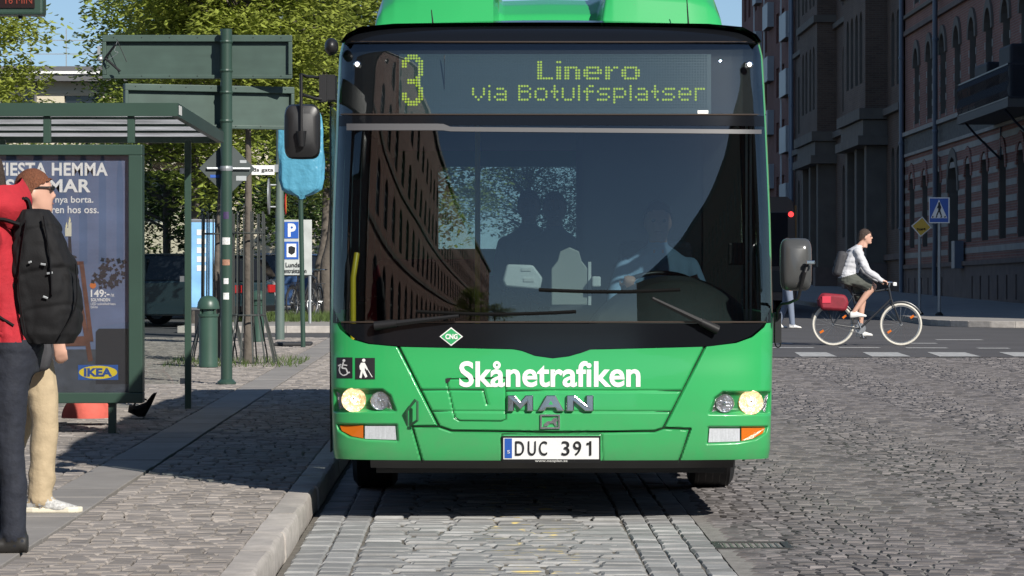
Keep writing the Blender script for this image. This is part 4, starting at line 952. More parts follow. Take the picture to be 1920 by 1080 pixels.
# --- pale house closing the far end of the street
Eh = thing('end_house', 'pale plastered house with red tiled roof far down the street, hidden behind trees', 'building', (0, 245, 0)); m_pale2 = M('plaster_pale', (.40, .36, .30), .85, noise=(.8, .12)); holes = []; wl_ = []
for i in range(10):
    for k in range(2): holes.append(rect(-40+2.9*i, 1.4+3.1*k, 3.0+3.1*k, 1.2)); wl_.append((-40+2.9*i, 1.4+3.1*k))
wall('wall', Eh, [(-42, 0), (-11, 0), (-11, 6.8), (-42, 6.8)], holes, mpf, m_pale2, .2)
for u, v0 in wl_: window(Eh, u, v0, v0+1.6, 1.2, mpf, 'rect', .18, m_winfr, 1, rot=math.pi/2)
lbox('core', Eh, m_pale2, (-42, -11, .35, 12, 0, 6.7)); MB().poly([(-42.3, -.5, 6.801), (-42.3, 12.5, 6.801), (-42.3, 6, 9.0)], (31.6, 0, 0)).build('roof', M('roof_tile', (.16, .07, .045), .8, noise=(2, .2)), Eh, local=True)
# --- the street behind the camera, mirrored in the windscreen
def plain_house(name, label, xf, n, Ya, Yb, h, mat, step=3.2):
    b = thing(name, label, 'building', (xf, Ya, 0)); L = Yb-Ya; holes = []; ww = []
    for i in range(int(L/step)):
        u = 1.8+step*i
        for k in range(int((h-1)/3.4)): v0 = 1.3+3.4*k; holes.append(arch(u, v0, v0+2.1, 1.3)); ww.append((u, v0))
    mpx = lambda u, v, w: Vector((n*w, u, v))
    wall('wall', b, [(0, 0), (L, 0), (L, h), (0, h)], holes, mpx, mat, .2, m_st2)
    for u, v0 in ww: window(b, u, v0, v0+2.1, 1.3, mpx, 'arch', .18, m_winfr, 2, rot=0 if n < 0 else math.pi)
    a, c = sorted((-n*.4, -n*12)); lbox('core', b, mat, (a, c, .001, L-.001, 0, h-.01)); a, c = sorted((n*.3, -n*12.3)); lbox('roof', b, MATS['slate'], (a, c, -.2, L+.2, h+.001, h+.6))
    for v in (4.1, 7.5): a, c = sorted((n*.12, 0)); lbox('cornice', b, m_st2, (a, c, 0, L, v, v+.2))
    return b
plain_house('street_house', 'red brick house across the street behind the viewer, on the pavement side', -7.2, 1, -140, 9, 17, brick('brick_mirror', (.30, .15, .115), (.24, .12, .09), (.28, .24, .21)))
plain_house('street_house', 'dark brick house across the street behind the viewer, on the road side', 19.0, -1, -130, 9, 13, m_bC)
# ------------------------------------------------------------------ bus shelter and street furniture on the left
m_ig = MATS['iron_green']; m_igl = MATS['iron_green_light']; m_pg = GLASS('pane_glass', (.86, .89, .88), 1.4)
# --- shelter
SY0, SY1 = 26.3, 31.0
sh = thing('bus_shelter', 'dark green bus shelter with flat roof and glass walls', 'bus shelter', (-3.1, 28.6, ZP))
def sbox(name, mat, *spans, parent=sh, bevel=0):
    q = MB()
    for s in spans: q.span(*s)
    return q.build(name, mat, parent, bevel=bevel)
RX0, RX1 = -4.35, -2.30; slope = lambda y: -.0117*(y-SY0)
q = MB(); th = .095
def rl(x0, x1, y0, y1, z0, z1): q.add([(x, y, z+slope(y)) for z in (z0, z1) for x, y in ((x0, y0), (x1, y0), (x1, y1), (x0, y1))], [(3, 2, 1, 0), (4, 5, 6, 7), (0, 1, 5, 4), (1, 2, 6, 5), (2, 3, 7, 6), (3, 0, 4, 7)])
rl(RX0, RX1, SY0, SY0+.05, 2.545, 2.645); rl(RX0, RX1, SY1-.05, SY1, 2.545, 2.645); rl(RX1-.05, RX1, SY0+.05, SY1-.05, 2.545, 2.645); rl(RX0, RX0+.05, SY0+.05, SY1-.05, 2.545, 2.645)
roofo = q.build('roof_frame', m_ig, sh)
q = MB(); rl(RX0+.05, RX1-.05, SY0+.05, SY1-.05, 2.60, 2.615); q.build('roof_panel', M('roof_panel', (.72, .72, .72), .5, noise=(2, .3), trans=.75), roofo)
for y in (SY0+1.2, SY0+2.35, SY0+3.5): q = MB(); rl(RX0+.051, RX1-.051, y-.03, y+.03, 2.58, 2.599); q.build('rafter', m_ig, roofo)
for x, y in ((-2.57, 30.4), (-4.2, 30.4), (-4.2, 28.4), (-4.2, 26.36), (-2.66, 26.36), (-3.30, 26.36)):
    top = 2.545+slope(y); b0 = ZP if x < -4 or y > 30 else 2.34
    sbox('post', m_ig, (x-.028, x+.028, y-.03, y+.03, b0, top), bevel=.004)
for y0, y1 in ((26.5, 28.3), (28.5, 30.3)):
    p = sbox('glass_wall', m_pg, (-4.206, -4.198, y0, y1, .4, 2.3)); sbox('glass_rail', m_ig, (-4.22, -4.18, y0-.1, y1+.1, .33, .39), (-4.22, -4.18, y0-.1, y1+.1, 2.31, 2.36), parent=p)
p = sbox('glass_wall', m_pg, (-4.16, -2.60, 30.396, 30.404, .35, 2.30)); sbox('glass_clip', MATS['steel'], (-2.64, -2.59, 30.38, 30.42, .35, .40), (-2.64, -2.59, 30.38, 30.42, 1.25, 1.30), (-2.64, -2.59, 30.38, 30.42, 2.2, 2.25), parent=p)
sbox('route_sticker', MATS['white'], (-2.2995, -2.2985, SY0+.10, SY0+.35, 2.56, 2.63))
q = MB(); q.span(-4.1, -3.7, 27.2, 29.9, .56, .60); q.span(-3.92, -3.88, 27.4, 27.45, ZP, .559); q.span(-3.92, -3.88, 29.6, 29.65, ZP, .559); q.build('bench', M('bench_wood', (.22, .13, .07), .6, streak=((30, 2, 2), .3)), sh)
# --- lit poster case at the shelter's near end
AY = 26.3
ad = thing('poster_case', 'dark green poster case with a blue candlelit furniture poster at the shelter end', 'poster case', (-3.3, AY, ZP))
L_, R_, T_, B_ = -3.96, -2.562, 2.325, .362
q = MB(); fw = .105
q.span(L_, R_, AY-.09, AY+.09, T_-.08, T_); q.span(L_, R_, AY-.09, AY+.09, B_, B_+.08); q.span(L_, L_+fw, AY-.09, AY+.09, B_+.081, T_-.081); q.span(R_-fw, R_, AY-.09, AY+.09, B_+.081, T_-.081)
frm = q.build('frame', m_ig, ad, bevel=.006); q = MB(); q.span(L_+fw, R_-fw, AY-.02, AY+.07, B_+.08, T_-.08); q.build('back_panel', MATS['black'], ad)
for x in (-2.80, -3.72):
    q = MB(); q.span(x-.028, x+.028, AY-.04, AY+.04, ZP, B_); q.build('leg', m_ig, ad)
m_post = M('poster_blue', (.11, .15, .26), .5, noise=(2.2, .35), streak=((3, 3, 9), .12))
PY = AY-.03
def pquad(name, mat, pts, k, parent): return MB().add([at(x, y, PY-.001*k) for x, y in pts], [tuple(range(len(pts)))]).build(name, mat, parent, recalc=False)
po = pquad('poster', m_post, [(-36, 738), (243, 738), (243, 293), (-36, 293)], 0, ad)
def rc(x0, y0, x1, y1): return [(x0, y1), (x1, y1), (x1, y0), (x0, y0)]
m_wd = M('poster_wood', (.11, .045, .03), .6, noise=(12, .4)); m_ink = M('poster_white', (.8, .8, .8), .5); m_shade = M('poster_dark', (.02, .022, .03), .5)
m_pfl = M('poster_floor', (.05, .06, .08), .5, noise=(9, .5)); pquad('poster_floor', m_pfl, rc(-36, 655, 243, 738), 1, po)
def ptext(txt, box, bold=.0, space=1.0, k=3, mat=m_ink): b = MB(); text_on(b, txt, lambda u, v: at(box[0]+(box[2]-box[0])*u, box[3]+(box[1]-box[3])*v, PY-.001*k), bold, space); return b.build('poster_text', mat, po, recalc=False)
ptext('FIESTA HEMMA', (-2, 305, 203, 330), .03, 1.06); ptext('I SOMMAR', (-8, 336, 171, 361), .03, 1.06); ptext('är det nya borta.', (56, 368, 176, 384), 0.012); ptext('sommaren hos oss.', (44, 386, 186, 400), .012)
ptext('149:-', (171, 543, 206, 557), .02); ptext('SOLVINDEN', (171, 559, 207, 565), .02); ptext('LED solcellsdriven', (171, 567, 217, 572)); ptext('lykta', (171, 573, 184, 579)); ptext('/st', (208, 549, 215, 556))
for x, y0, y1 in ((132, 417, 443), (126, 427, 443)): pquad('candle', M('candle_white', (.62, .60, .48), .5), rc(x-3, y0, x+3, y1), 3, po); pquad('flame', M('flame_print', (.75, .70, .45), .5), [(x-2, y0), (x, y0), (x+2, y0-3), (x, y0-11), (x-2, y0-4)], 3, po)
pquad('candlestick', m_shade, [(122, 484), (145, 484), (144, 480), (136, 478), (134, 444), (129, 444), (129, 478), (122, 481)], 2, po)
for i, pts in enumerate(([(128, 490), (158, 490), (157, 496), (128, 497)], [(137, 494), (143, 494), (175, 676), (166, 678)], [(150, 494), (158, 494), (176, 640), (168, 640)], [(90, 632), (168, 630), (170, 648), (90, 650)], [(100, 490), (108, 490), (92, 690), (84, 690)])): pquad('ladder_shelf', m_wd, pts, 4+i*.3, po)
q = MB()
for i in range(60):
    a = rnd(0, 6.28); r = rnd(8, 42); x, y = 205+r*math.cos(a)*.95, 512+r*math.sin(a)*.75; a = rnd(0, 6.28); s = rnd(3, 6.5)
    if x > 240: continue
    q.add([at(x+s*math.cos(a+t)*(1 if j % 2 == 0 else .55), y+s*math.sin(a+t)*(1 if j % 2 == 0 else .55), PY-.004-.00005*i) for j, t in enumerate((0, .8, 1.57, 2.4, 3.14, 3.9, 4.71, 5.5))], [tuple(range(8))])
tag(q.build('printed_leaves', m_shade, po, recalc=False), kind='stuff')
pquad('price_dot', M('poster_orange', (.55, .16, .04), .5), [(175+6*math.cos(a), 535+6*math.sin(a)) for a in [-k*math.pi/8 for k in range(16)]], 3, po)
pquad('printed_bench', m_shade, [(180, 720), (243, 720), (243, 616), (186, 616), (180, 622)], 2, po)
lg = pquad('logo_field', M('logo_blue', (.015, .09, .36), .5), rc(147, 684, 222, 712), 3, po)
pquad('logo_oval', M('logo_yellow', (.72, .56, .02), .5), [(184.5+36*math.cos(a), 698+12.5*math.sin(a)) for a in [-k*math.pi/12 for k in range(24)]], 4, po)
ptext('IKEA', (158, 690, 211, 706), .05, 1.0, 5.5, M('logo_ink', (.012, .07, .30), .5))
MB().span(L_+fw, R_-fw, PY-.022, PY-.018, B_+.08, T_-.08).build('case_glass', GLASS('case_glass', (.9, .9, .9), 1.4, .0), ad)
# --- things under the poster case
cb = thing('cloth_bag', 'coral red cloth bag lying on the pavement behind the poster case', 'bag', at(165, 783, 27.6))
c = at(165, 783, 27.6); q = MB(); q.grid(lambda u, v: c+Vector((.20*math.cos(u*6.283)*math.cos(v*1.5)*(1+.08*math.sin(u*25)), .16*math.sin(u*6.283)*math.cos(v*1.5)*(1+.08*math.sin(u*19)), .20*math.sin(v*1.5)*(1+.05*math.sin(u*30)))), 48, 10)
q.build('bag_body', M('coral_cloth', (.52, .10, .075), .85, noise=(14, .15), bump=(25, .5, .01)), cb, smooth=60); MB().tube(smooth_path([c+Vector((-.1, -.02, .17)), c+Vector((-.04, -.05, .26)), c+Vector((.06, -.05, .25)), c+Vector((.1, -.02, .16))]), .012, 6).build('handle', MATS['coral_cloth'], cb)
bb_ = thing('black_bag', 'black pointed fabric bag slumped beside the poster case foot', 'bag', at(265, 782, 28.6)); c = at(265, 781, 28.6)
q = MB(); prof = [(-.10, .10), (-.11, .04), (-.02, .0), (.03, .0), (.085, .10), (.13, .20), (.10, .195), (.04, .12), (-.04, .09)]
q.loft([[c+Vector((x*k, d, z*k+(1-k)*.03)) for x, z in prof] for d, k in ((-.10, .55), (-.06, .95), (.03, 1.0), (.12, .8), (.17, .4))]); q.build('bag_body', M('black_cloth', (.006, .006, .007), .9, spec=.1, bump=(30, .5, .01)), bb_, smooth=40)
MB().tube(smooth_path([c+Vector((-.06, 0, .09)), c+Vector((-.02, -.03, .15)), c+Vector((.05, -.03, .14))]), .008, 6).build('handle', MATS['black_cloth'], bb_)

# --- departure display, its post left of the picture
dd = thing('departure_display', 'hanging departure display with faint red minutes at the top left corner', 'display', (-4.6, 29.0, ZP))
a = at(-70, -40, 29.0); b_ = at(86, 31, 29.0)
q = MB(); q.span(a.x, b_.x, 28.85, 29.1, b_.z, a.z); q.build('case', m_ig, dd, bevel=.02)
q = MB(); a2 = at(-56, -34, 28.85); b2 = at(67, 16, 28.85); q.span(a2.x, b2.x, 28.836, 28.849, b2.z, a2.z); scr = q.build('screen', M('display_dark', (.02, .012, .012), .2), dd)
b = MB(); text_on(b, '16 MIN', lambda u, v: at(12+50*u, 8-14*v, 28.83)); b.build('minutes_text', M('led_red', (.2, .03, .015), .5, emit=(.9, .10, .04), estr=.03), scr, recalc=False)
q = MB(); q.tube([(a.x-.05, 29.0, ZP), (a.x-.05, 29.0, a.z+.5)], .05, 10); q.build('post', m_ig, dd); q = MB(); q.span(a.x-.05, a.x+.05, 28.95, 29.05, b_.z+.05, a.z-.05); q.build('bracket', m_ig, dd)
q = MB(); q.tube([at(40, 31, 29.0), at(40, 36, 29.0)], .02, 8); q.build('sensor', MATS['black'], dd)

# --- signpost with two finger boards and a diamond sign, seen from behind
PYY = 36.2; base = at(425, 720, PYY); base.z = ZP
sp = thing('sign_post', 'tall dark green signpost carrying two long boards seen from behind', 'signpost', base)
q = MB(); q.tube([base, base+Vector((0, 0, 3.72))], .061, 20); post = q.build('post', m_ig, sp, smooth=50)
q = MB(); q.lathe([(.10, 0), (.10, .02), (.065, .05)], base, 20); q.build('foot', m_ig, sp)
def board(px0, px1, py0, py1, rz, name):
    a, c_ = at(px0, py1, PYY), at(px1, py0, PYY); w = c_.x-a.x; h = c_.z-a.z; piv = Vector((base.x, PYY+.13, (a.z+c_.z)/2)); R3 = Matrix.Rotation(rz, 3, 'Z'); dx = (a.x+c_.x)/2-base.x
    wl2 = w/math.cos(rz); bd = None; q = MB(); 
    P = lambda x, y, z: piv + R3 @ Vector((dx/math.cos(rz)+x, y, z))
    q.box(P(0, .035, 0), (wl2, .012, h), rot=R3); bd = q.build('board', m_igl, sp, bevel=.004); q = MB()
    for (cx, cz, sx, sz) in ((0, h/2-.035, wl2, .07), (0, -h/2+.02, wl2, .04), (-wl2/2+.02, -.015, .04, h-.112), (wl2/2-.02, -.015, .04, h-.112)): q.box(P(cx, 0, cz), (sx-.002, .057, sz), rot=R3)
    q.build('frame', m_igl, bd, bevel=.006)
    for i in range(7):
        for s in (-1, 1): MB().ball(P(-wl2*.44+wl2*.147*i, -.03, s*(h/2-.028)), .006, 6, 4).build('rivet', MATS['black'], bd)
    for z in (.33, -.33): MB().lathe([(.066, -.015), (.072, 0), (.066, .015)], (base.x, PYY, piv.z+z*h), 16).build('clamp', m_ig, sp); MB().box((base.x, PYY+.075, piv.z+z*h), (.05, .05, .03)).build('clamp_block', m_ig, sp)
    return bd
b1 = board(191, 547, 65, 147, 0.0, 'board'); b2 = board(240, 547, 160, 241, .42, 'board')
# cables and lamp arm on the upper board's end
q = MB(); q.tube([at(198, 110, PYY+.05), at(218, 84, PYY-.02)], .012, 6); q.tube([at(199, 110, PYY+.05), at(226, 134, PYY-.02)], .013, 6); q.tube([at(220, 74, PYY), at(239, 117, PYY)], .004, 5); q.build('lamp_arm', MATS['black'], b1)
q = MB(); q.box(at(187, 95, PYY+.05), (.03, .05, .09)); q.ball(at(189, 111, PYY), .03, 8, 6); q.tube(smooth_path([at(221, 78, PYY), at(216, 95, PYY-.02), at(222, 100, PYY-.02), at(205, 112, PYY)]), .003, 4); q.build('cable_box', MATS['galv'], b1)
def rhombus_sign(c, half, th, R3, mats, parent, name):
    q = MB(); pts = [Vector((-half, 0, 0)), Vector((0, 0, -half)), Vector((half, 0, 0)), Vector((0, 0, half))]; q.poly([c+R3 @ p for p in pts], R3 @ Vector((0, th, 0))); return q.build(name, mats, parent, bevel=.004)
R3 = Matrix.Rotation(.25, 3, 'Z'); c = at(425, 316, PYY)+Vector((0, .10, 0))
dm = rhombus_sign(c, .30, .012, R3, M('sign_back', (.035, .048, .048), .5, noise=(6, .2)), sp, 'diamond_sign')
MB().lathe([(.065, -.025), (.068, 0), (.065, .025)], (base.x, PYY, c.z), 16).build('clamp', MATS['galv'], dm); MB().tube([c+R3 @ Vector((-.22, -.02, 0)), c+R3 @ Vector((.24, -.02, 0))], .016, 8).build('rail', MATS['galv'], dm)
for dx, dz, w, h, m in ((.15, -.10, .11, .05, 'galv'), (.17, .075, .07, .03, 'galv'), (-.13, -.08, .10, .03, 'sign_blue')): MB().box(c+R3 @ Vector((dx, -.0035, dz)), (w, .002, h), rot=R3).build('sticker', MATS[m], dm)
for y, w, h, col in ((404, .055, .075, (.05, .03, .09)), (452, .085, .075, (.6, .6, .58)), (492, .08, .06, (.33, .17, .11)), (527, .05, .06, (.6, .6, .6)), (555, .06, .07, (.66, .67, .64))):
    z = at(425, y, PYY).z; q = MB(); q.grid(lambda u, v: Vector((base.x+.0625*math.sin((u-.5)*w/.06), PYY-.0625*math.cos((u-.5)*w/.06), z+h*(v-.5))), 6, 1); q.build('sticker', M('sticker_%d' % y, col, .5, noise=(60, .4)), sp, recalc=False)

# --- bollard bins
m_bin = M('bin_green', (.035, .075, .055), .4, noise=(4, .12))
def bin_(px, py, Y, h, r, label):
    b0 = at(px, py, Y); b0.z = ZP; t = thing('litter_bin', label, 'litter bin', b0, 'domed green litter bins'); k = h/.86
    MB().lathe([(r*.85, 0), (r*.86, .03*k), (r*.84, .05*k), (r*.84, .60*k), (r*.93, .61*k), (r*.95, .64*k)], b0, 24).build('body', m_bin, t, smooth=40)
    MB().lathe([(r*.7, .641*k), (r*.7, .70*k), (r*.99, .701*k), (r, .72*k), (r*.93, .78*k), (r*.72, .83*k), (r*.38, .855*k), (.01, .86*k)], b0, 24).build('dome', m_bin, t, smooth=40)
    for a in (-.9, .9): MB().box(b0+Vector((r*.8*math.sin(a), -r*.8*math.cos(a), .67*k)), (.02, .02, .07*k)).build('strut', m_bin, t)
bin_(391, 688, 41.6, .86, .136, 'domed dark green litter bin standing left of the signpost'); bin_(484, 640, 53.5, .80, .115, 'smaller domed green bin behind the right tree guard')
# --- tree guards
m_grd = M('guard_iron', (.055, .062, .058), .5, .3)
def guard(px, Y, label):
    b0 = at(px, 0, Y); b0.z = ZP; t = thing('tree_guard', label, 'tree guard', b0, 'steel tree guards'); n = 14
    for i in range(n):
        a = 2*math.pi*i/n; d = Vector((math.cos(a), math.sin(a), 0)); h = 1.86+.03*(i % 2)
        MB().tube([b0+d*.36, b0+d*.34+Vector((0, 0, .12)), b0+d*.21+Vector((0, 0, .62)), b0+d*.20+Vector((0, 0, h))], .010, 5).build('bar', m_grd, t)
    for z, r in ((.60, .215), (1.62, .20)): MB().tube([b0+Vector((r*math.cos(a), r*math.sin(a), z)) for a in [k*math.pi/12 for k in range(25)]], .012, 5, caps=False).build('ring', m_grd, t)
    return b0
g1 = guard(409, 44.2, 'steel bar tree guard partly hidden behind the signpost'); g2 = guard(466, 43.0, 'steel bar tree guard just right of the signpost')
grass('pavement_weeds', 'tufts of grass in the pavement under the tree guards', [(rnd(-3.9, -2.2), rnd(41.5, 45)) for _ in range(800)], ZP, (.03, .1))
# --- lamp post with signs
lp0 = at(525, 637, 54.8); lp0.z = ZP
lp = thing('lamp_post', 'tall grey green lamp post rising behind the blue wrapped sign', 'lamp post', lp0)
q = MB(); q.tube([lp0, lp0+Vector((0, 0, 2.2)), lp0+Vector((0, 0, 2.25)), lp0+Vector((0, 0, 9))], [.075, .07, .062, .045], 14); q.build('post', M('post_green', (.09, .125, .11), .5, noise=(4, .15)), lp, smooth=40)
q = MB(); q.tube(smooth_path([lp0+Vector((0, 0, 8.9)), lp0+Vector((.3, 0, 9.5)), lp0+Vector((1.4, 0, 9.8))]), .035, 8); q.build('arm', MATS['galv'], lp); q = MB(); q.ball(lp0+Vector((1.6, 0, 9.76)), .3, 12, 8, (1, .45, .3)); q.build('lamp_head', MATS['galv'], lp, smooth=60)
q = MB(); c = at(505, 368, 54.8); q.lathe([(.005, -.01), (.29, -.01), (.29, .01), (.005, .01)], c+Vector((0, -.05, 0)), 28, 'X'); q.build('round_sign', MATS['galv'], lp, smooth=30)
for y in (347, 388): MB().tube([at(507, y, 54.75), at(522, y, 54.8)], .014, 6).build('bracket', MATS['galv'], lp)
q = MB(); c = at(536, 383, 54.9); q.lathe([(.005, -.008), (.15, -.008), (.15, .008), (.005, .008)], c, 24, 'X'); s2 = q.build('side_sign', M('sign_orange', (.60, .30, .03), .5), lp, smooth=30)
MB().lathe([(.15, -.012), (.17, 0), (.15, .012)], c, 24, 'X', caps=False).build('sign_rim', MATS['red'], s2)
sn = MB(); a, c_ = at(466, 328, 54.6), at(515, 310, 54.6); sn.span(a.x, c_.x, 54.59, 54.61, a.z, c_.z); st = sn.build('street_name_plate', MATS['white'], lp); 
b = MB(); text_on(b, 'nds gata', lambda u, v: at(468+45*u, 324-9*v, 54.585), .02); b.build('street_name_text', MATS['black'], st, recalc=False); MB().box(at(519, 316, 54.7), (.06, .2, .12)).build('bracket', MATS['galv'], lp)
# --- sign wrapped in a blue bag
bg0 = at(566, 652, 50.4); bg0.z = ZP
bw = thing('wrapped_sign', 'road sign wrapped in a blue plastic bag on a thin green pole', 'wrapped sign', bg0)
MB().tube([bg0+Vector((.02, 0, 0)), bg0+Vector((-.02, 0, 2.5)), bg0+Vector((-.02, 0, 3.4))], .036, 10).build('pole', m_ig, bw, smooth=40)
cx, cz = at(566, 0, 50.4).x, at(0, 372, 50.4).z; H_ = 1.30
def bag(u, v):
    a = u*2*math.pi; w = lerp_table([(0, .05), (.03, .06), (.06, .20), (.10, .28), (.22, .32), (.6, .325), (.92, .31), (1, .27)], v); d = lerp_table([(0, .05), (.1, .10), (.5, .13), (1, .09)], v)
    wr = 1+.05*math.sin(5*a+3*v)+.04*math.sin(13*a-5*v+2)*(1-.6*v)+.015*math.sin(19*v+3*a); n = 3.2; ca, sa = math.cos(a), math.sin(a)
    return Vector((cx+w*wr*math.copysign(abs(ca)**(2/n), ca)-.03*v, 50.4+d*wr*math.copysign(abs(sa)**(2/n), sa), cz+H_*v+.03*math.sin(a*3)*(v-.5)))
q = MB(); q.grid(bag, 72, 60); q.add([bag(i/72, 1) for i in range(72)], [tuple(range(72))]); q.build('plastic_bag', M('blue_plastic', (.12, .40, .56), .3, bump=(6, .7, .05), trans=.3), bw, smooth=60)
MB().tube([Vector((cx+.06*math.cos(a), 50.4+.06*math.sin(a), cz+.045)) for a in [k*math.pi/8 for k in range(17)]], .012, 6).build('tie', M('tie_blue', (.03, .10, .16), .5), bw)
q = MB(); q.span(bg0.x-.45, bg0.x+.1, 51.0, 51.7, ZP, ZP+.05); tag(q.build('sign_foot_plate', M('rubber_foot', (.03, .03, .032), .8), bevel=.02), 'flat dark rubber ballast plate lying left of the blue wrapped sign pole', 'ballast plate')
# --- parking sign board
pb0 = at(558, 606, 68); pb0.z = .12
pk = thing('parking_sign', 'white parking sign board with two blue symbols beyond the lamp post', 'parking sign', pb0)
a, c_ = at(532, 516, 68), at(585, 412, 68)
q = MB(); q.span(a.x, c_.x, 67.97, 68.0, a.z, c_.z); bd = q.build('board', M('board_white', (.42, .44, .42), .5, noise=(5, .2)), pk, bevel=.01)
for px in (521, 581): MB().tube([(at(px, 0, 68).x, 68.03, .12), (at(px, 0, 68).x, 68.03, c_.z-.02)], .032, 8).build('post', MATS['galv'], pk, smooth=40)
for y0, y1 in ((416, 447), (453, 486)): MB().span(at(534, 0, 68).x, at(560, 0, 68).x, 67.96, 67.969, at(0, y1, 68).z, at(0, y0, 68).z).build('symbol_field', MATS['sign_blue'], bd)
def bt(txt, box, mat, bold=0): b = MB(); text_on(b, txt, lambda u, v: at(box[0]+(box[2]-box[0])*u, box[3]+(box[1]-box[3])*v, 67.955), bold); b.build('sign_text', mat, bd, recalc=False)
bt('P', (540, 419, 555, 444), MATS['white'], .04); bt('Lunds', (536, 492, 562, 501), MATS['black'], .01); bt('Centralstation', (527, 503, 575, 512), MATS['black'], .01)
MB().span(at(538, 0, 68).x, at(556, 0, 68).x, 67.954, 67.958, at(0, 482, 68).z, at(0, 457, 68).z).build('camera_field', MATS['white'], bd)
MB().add([at(x, y, 67.952) for x, y in ((541, 463), (546, 461), (554, 464), (553, 474), (547, 478), (541, 474))][::-1], [tuple(range(6))]).build('camera_symbol', MATS['black'], bd, recalc=False)
# --- second, bright blue poster case far behind
p2 = at(387, 600, 62); p2.z = 0
pc = thing('poster_case', 'bright sky blue poster case far behind the left tree guard', 'poster case', p2)
a, c_ = at(358, 578, 62), at(416, 415, 62); q = MB(); q.span(a.x-.04, c_.x+.04, 61.9, 62.05, a.z-.04, c_.z+.04); q.build('frame', MATS['steel'], pc, bevel=.02)
q = MB(); q.span(a.x+.02, c_.x-.02, 61.885, 61.899, a.z+.02, c_.z-.02); sk = q.build('poster', M('sky_poster', (.22, .45, .72), .4, noise=(1.6, .5)), pc)
for i in range(5): MB().box((a.x+.2, 61.88, c_.z-.2-.16*i), (.16, .004, .10)).build('poster_mark', MATS['white'], sk)
q = MB(); q.span(p2.x-.2, p2.x+.2, 61.92, 62.03, 0, a.z-.04); q.build('foot', MATS['black'], pc)

# --- crossing sign and priority sign on the right corner
def road_post(px, py, Y, top, name, label, cat):
    b0 = at(px, py, Y); b0.z = .12; t = thing(name, label, cat, b0); MB().tube([b0, Vector((b0.x, b0.y, at(0, top, Y).z))], .034, 10).build('post', MATS['galv'], t, smooth=40); MB().lathe([(.09, 0), (.09, .03), (.045, .08)], b0, 12).build('foot', MATS['black'], t); return t
CY = 76.3; t = road_post(1762, 592, CY, 375, 'crossing_sign', 'square blue pedestrian crossing sign on a grey post at the corner', 'road sign')
a, c_ = at(1742, 418.5, CY), at(1781, 370, CY); q = MB(); q.span(a.x, c_.x, CY-.05, CY-.036, a.z, c_.z); pl = q.build('plate', MATS['white'], t, bevel=.005)
def cp(name, pts, mat, k): return MB().add([at(x, y, CY-.05-.003*k) for x, y in pts][::-1], [tuple(range(len(pts)))]).build(name, mat, pl, recalc=False)
cp('blue_field', [(1744, 372), (1779, 372), (1779, 416.5), (1744, 416.5)], MATS['sign_blue'], 1); cp('white_triangle', [(1761.5, 374), (1777, 409), (1746, 409)], MATS['white'], 2)
cp('walker', [(1760, 380), (1762, 378.5), (1764, 380), (1764, 383), (1766, 389), (1765, 391), (1764, 395), (1767, 404), (1765, 405), (1761.5, 397), (1758, 405), (1756, 404), (1760, 394), (1760, 390), (1757, 391), (1760, 384)], MATS['black'], 3)
for x in (1749, 1756, 1765, 1772): cp('stripe', [(x, 405), (x+2.5, 405), (x+1.5, 408), (x-1, 408)], MATS['black'], 4)
CY2 = 77.5; t = road_post(1725, 590, CY2, 440, 'priority_sign', 'yellow diamond priority sign scrawled with marker, left of the crossing sign', 'road sign')
c = at(1728, 425, CY2)+Vector((0, -.05, 0)); R3 = Matrix.Rotation(.08, 3, 'Y'); d1 = rhombus_sign(c, .232, .012, R3, MATS['white'], t, 'plate'); d2 = rhombus_sign(c+Vector((0, -.006, 0)), .20, .004, R3, MATS['sign_yellow'], t, 'yellow_field')
q = MB()
for i in range(16): x = -.10+.0125*i; q.tube([c+Vector((x, -.009, -.05+rnd(-.02, .02))), c+Vector((x+.012, -.009, -.07+rnd(-.03, .02)))], .006, 4)
q.tube([c+Vector((-.11, -.009, -.045)), c+Vector((.1, -.009, -.06))], .006, 4); q.build('scrawl', MATS['black'], d2)
# ------------------------------------------------------------------ trees and shrubs
m_bark = M('bark', (.10, .085, .07), .9, noise=(9, .35), bump=(14, 1, .02)); 
def leaf_mat(name, col, tr=.35): return M(name, col, .55, island=.35, trans=tr, spec=.3)
m_l1 = leaf_mat('leaf_spring', (.31, .36, .07), .48); m_l2 = leaf_mat('leaf_lime', (.27, .33, .065), .48); m_l3 = leaf_mat('leaf_deep', (.065, .105, .028), .3)
def leaves(mb, c, n, rad, size, droop=.4):
    for _ in range(n):
        while True:
            d = Vector((rnd(-1, 1), rnd(-1, 1), rnd(-1, 1)))
            if d.length < 1: break
        p = c + Vector((d.x*rad[0], d.y*rad[1], d.z*rad[2])); s = size*rnd(.65, 1.25)
        a = rnd(0, 6.283); t = Vector((math.cos(a), math.sin(a), rnd(-.9, .35))).normalized(); u = t.cross(Vector((rnd(-.4, .4), rnd(-.4, .4), 1))).normalized(); w = t.cross(u)
        k = .5*s; m_ = w*(s*.13)
        mb.add([p, p+t*k*.55+u*k*.55+m_, p+t*k*1.35+u*k*.38+m_*.4, p+t*k*2, p+t*k*1.35-u*k*.38+m_*.4, p+t*k*.55-u*k*.55+m_], [(0, 1, 2, 3), (0, 3, 4, 5)])
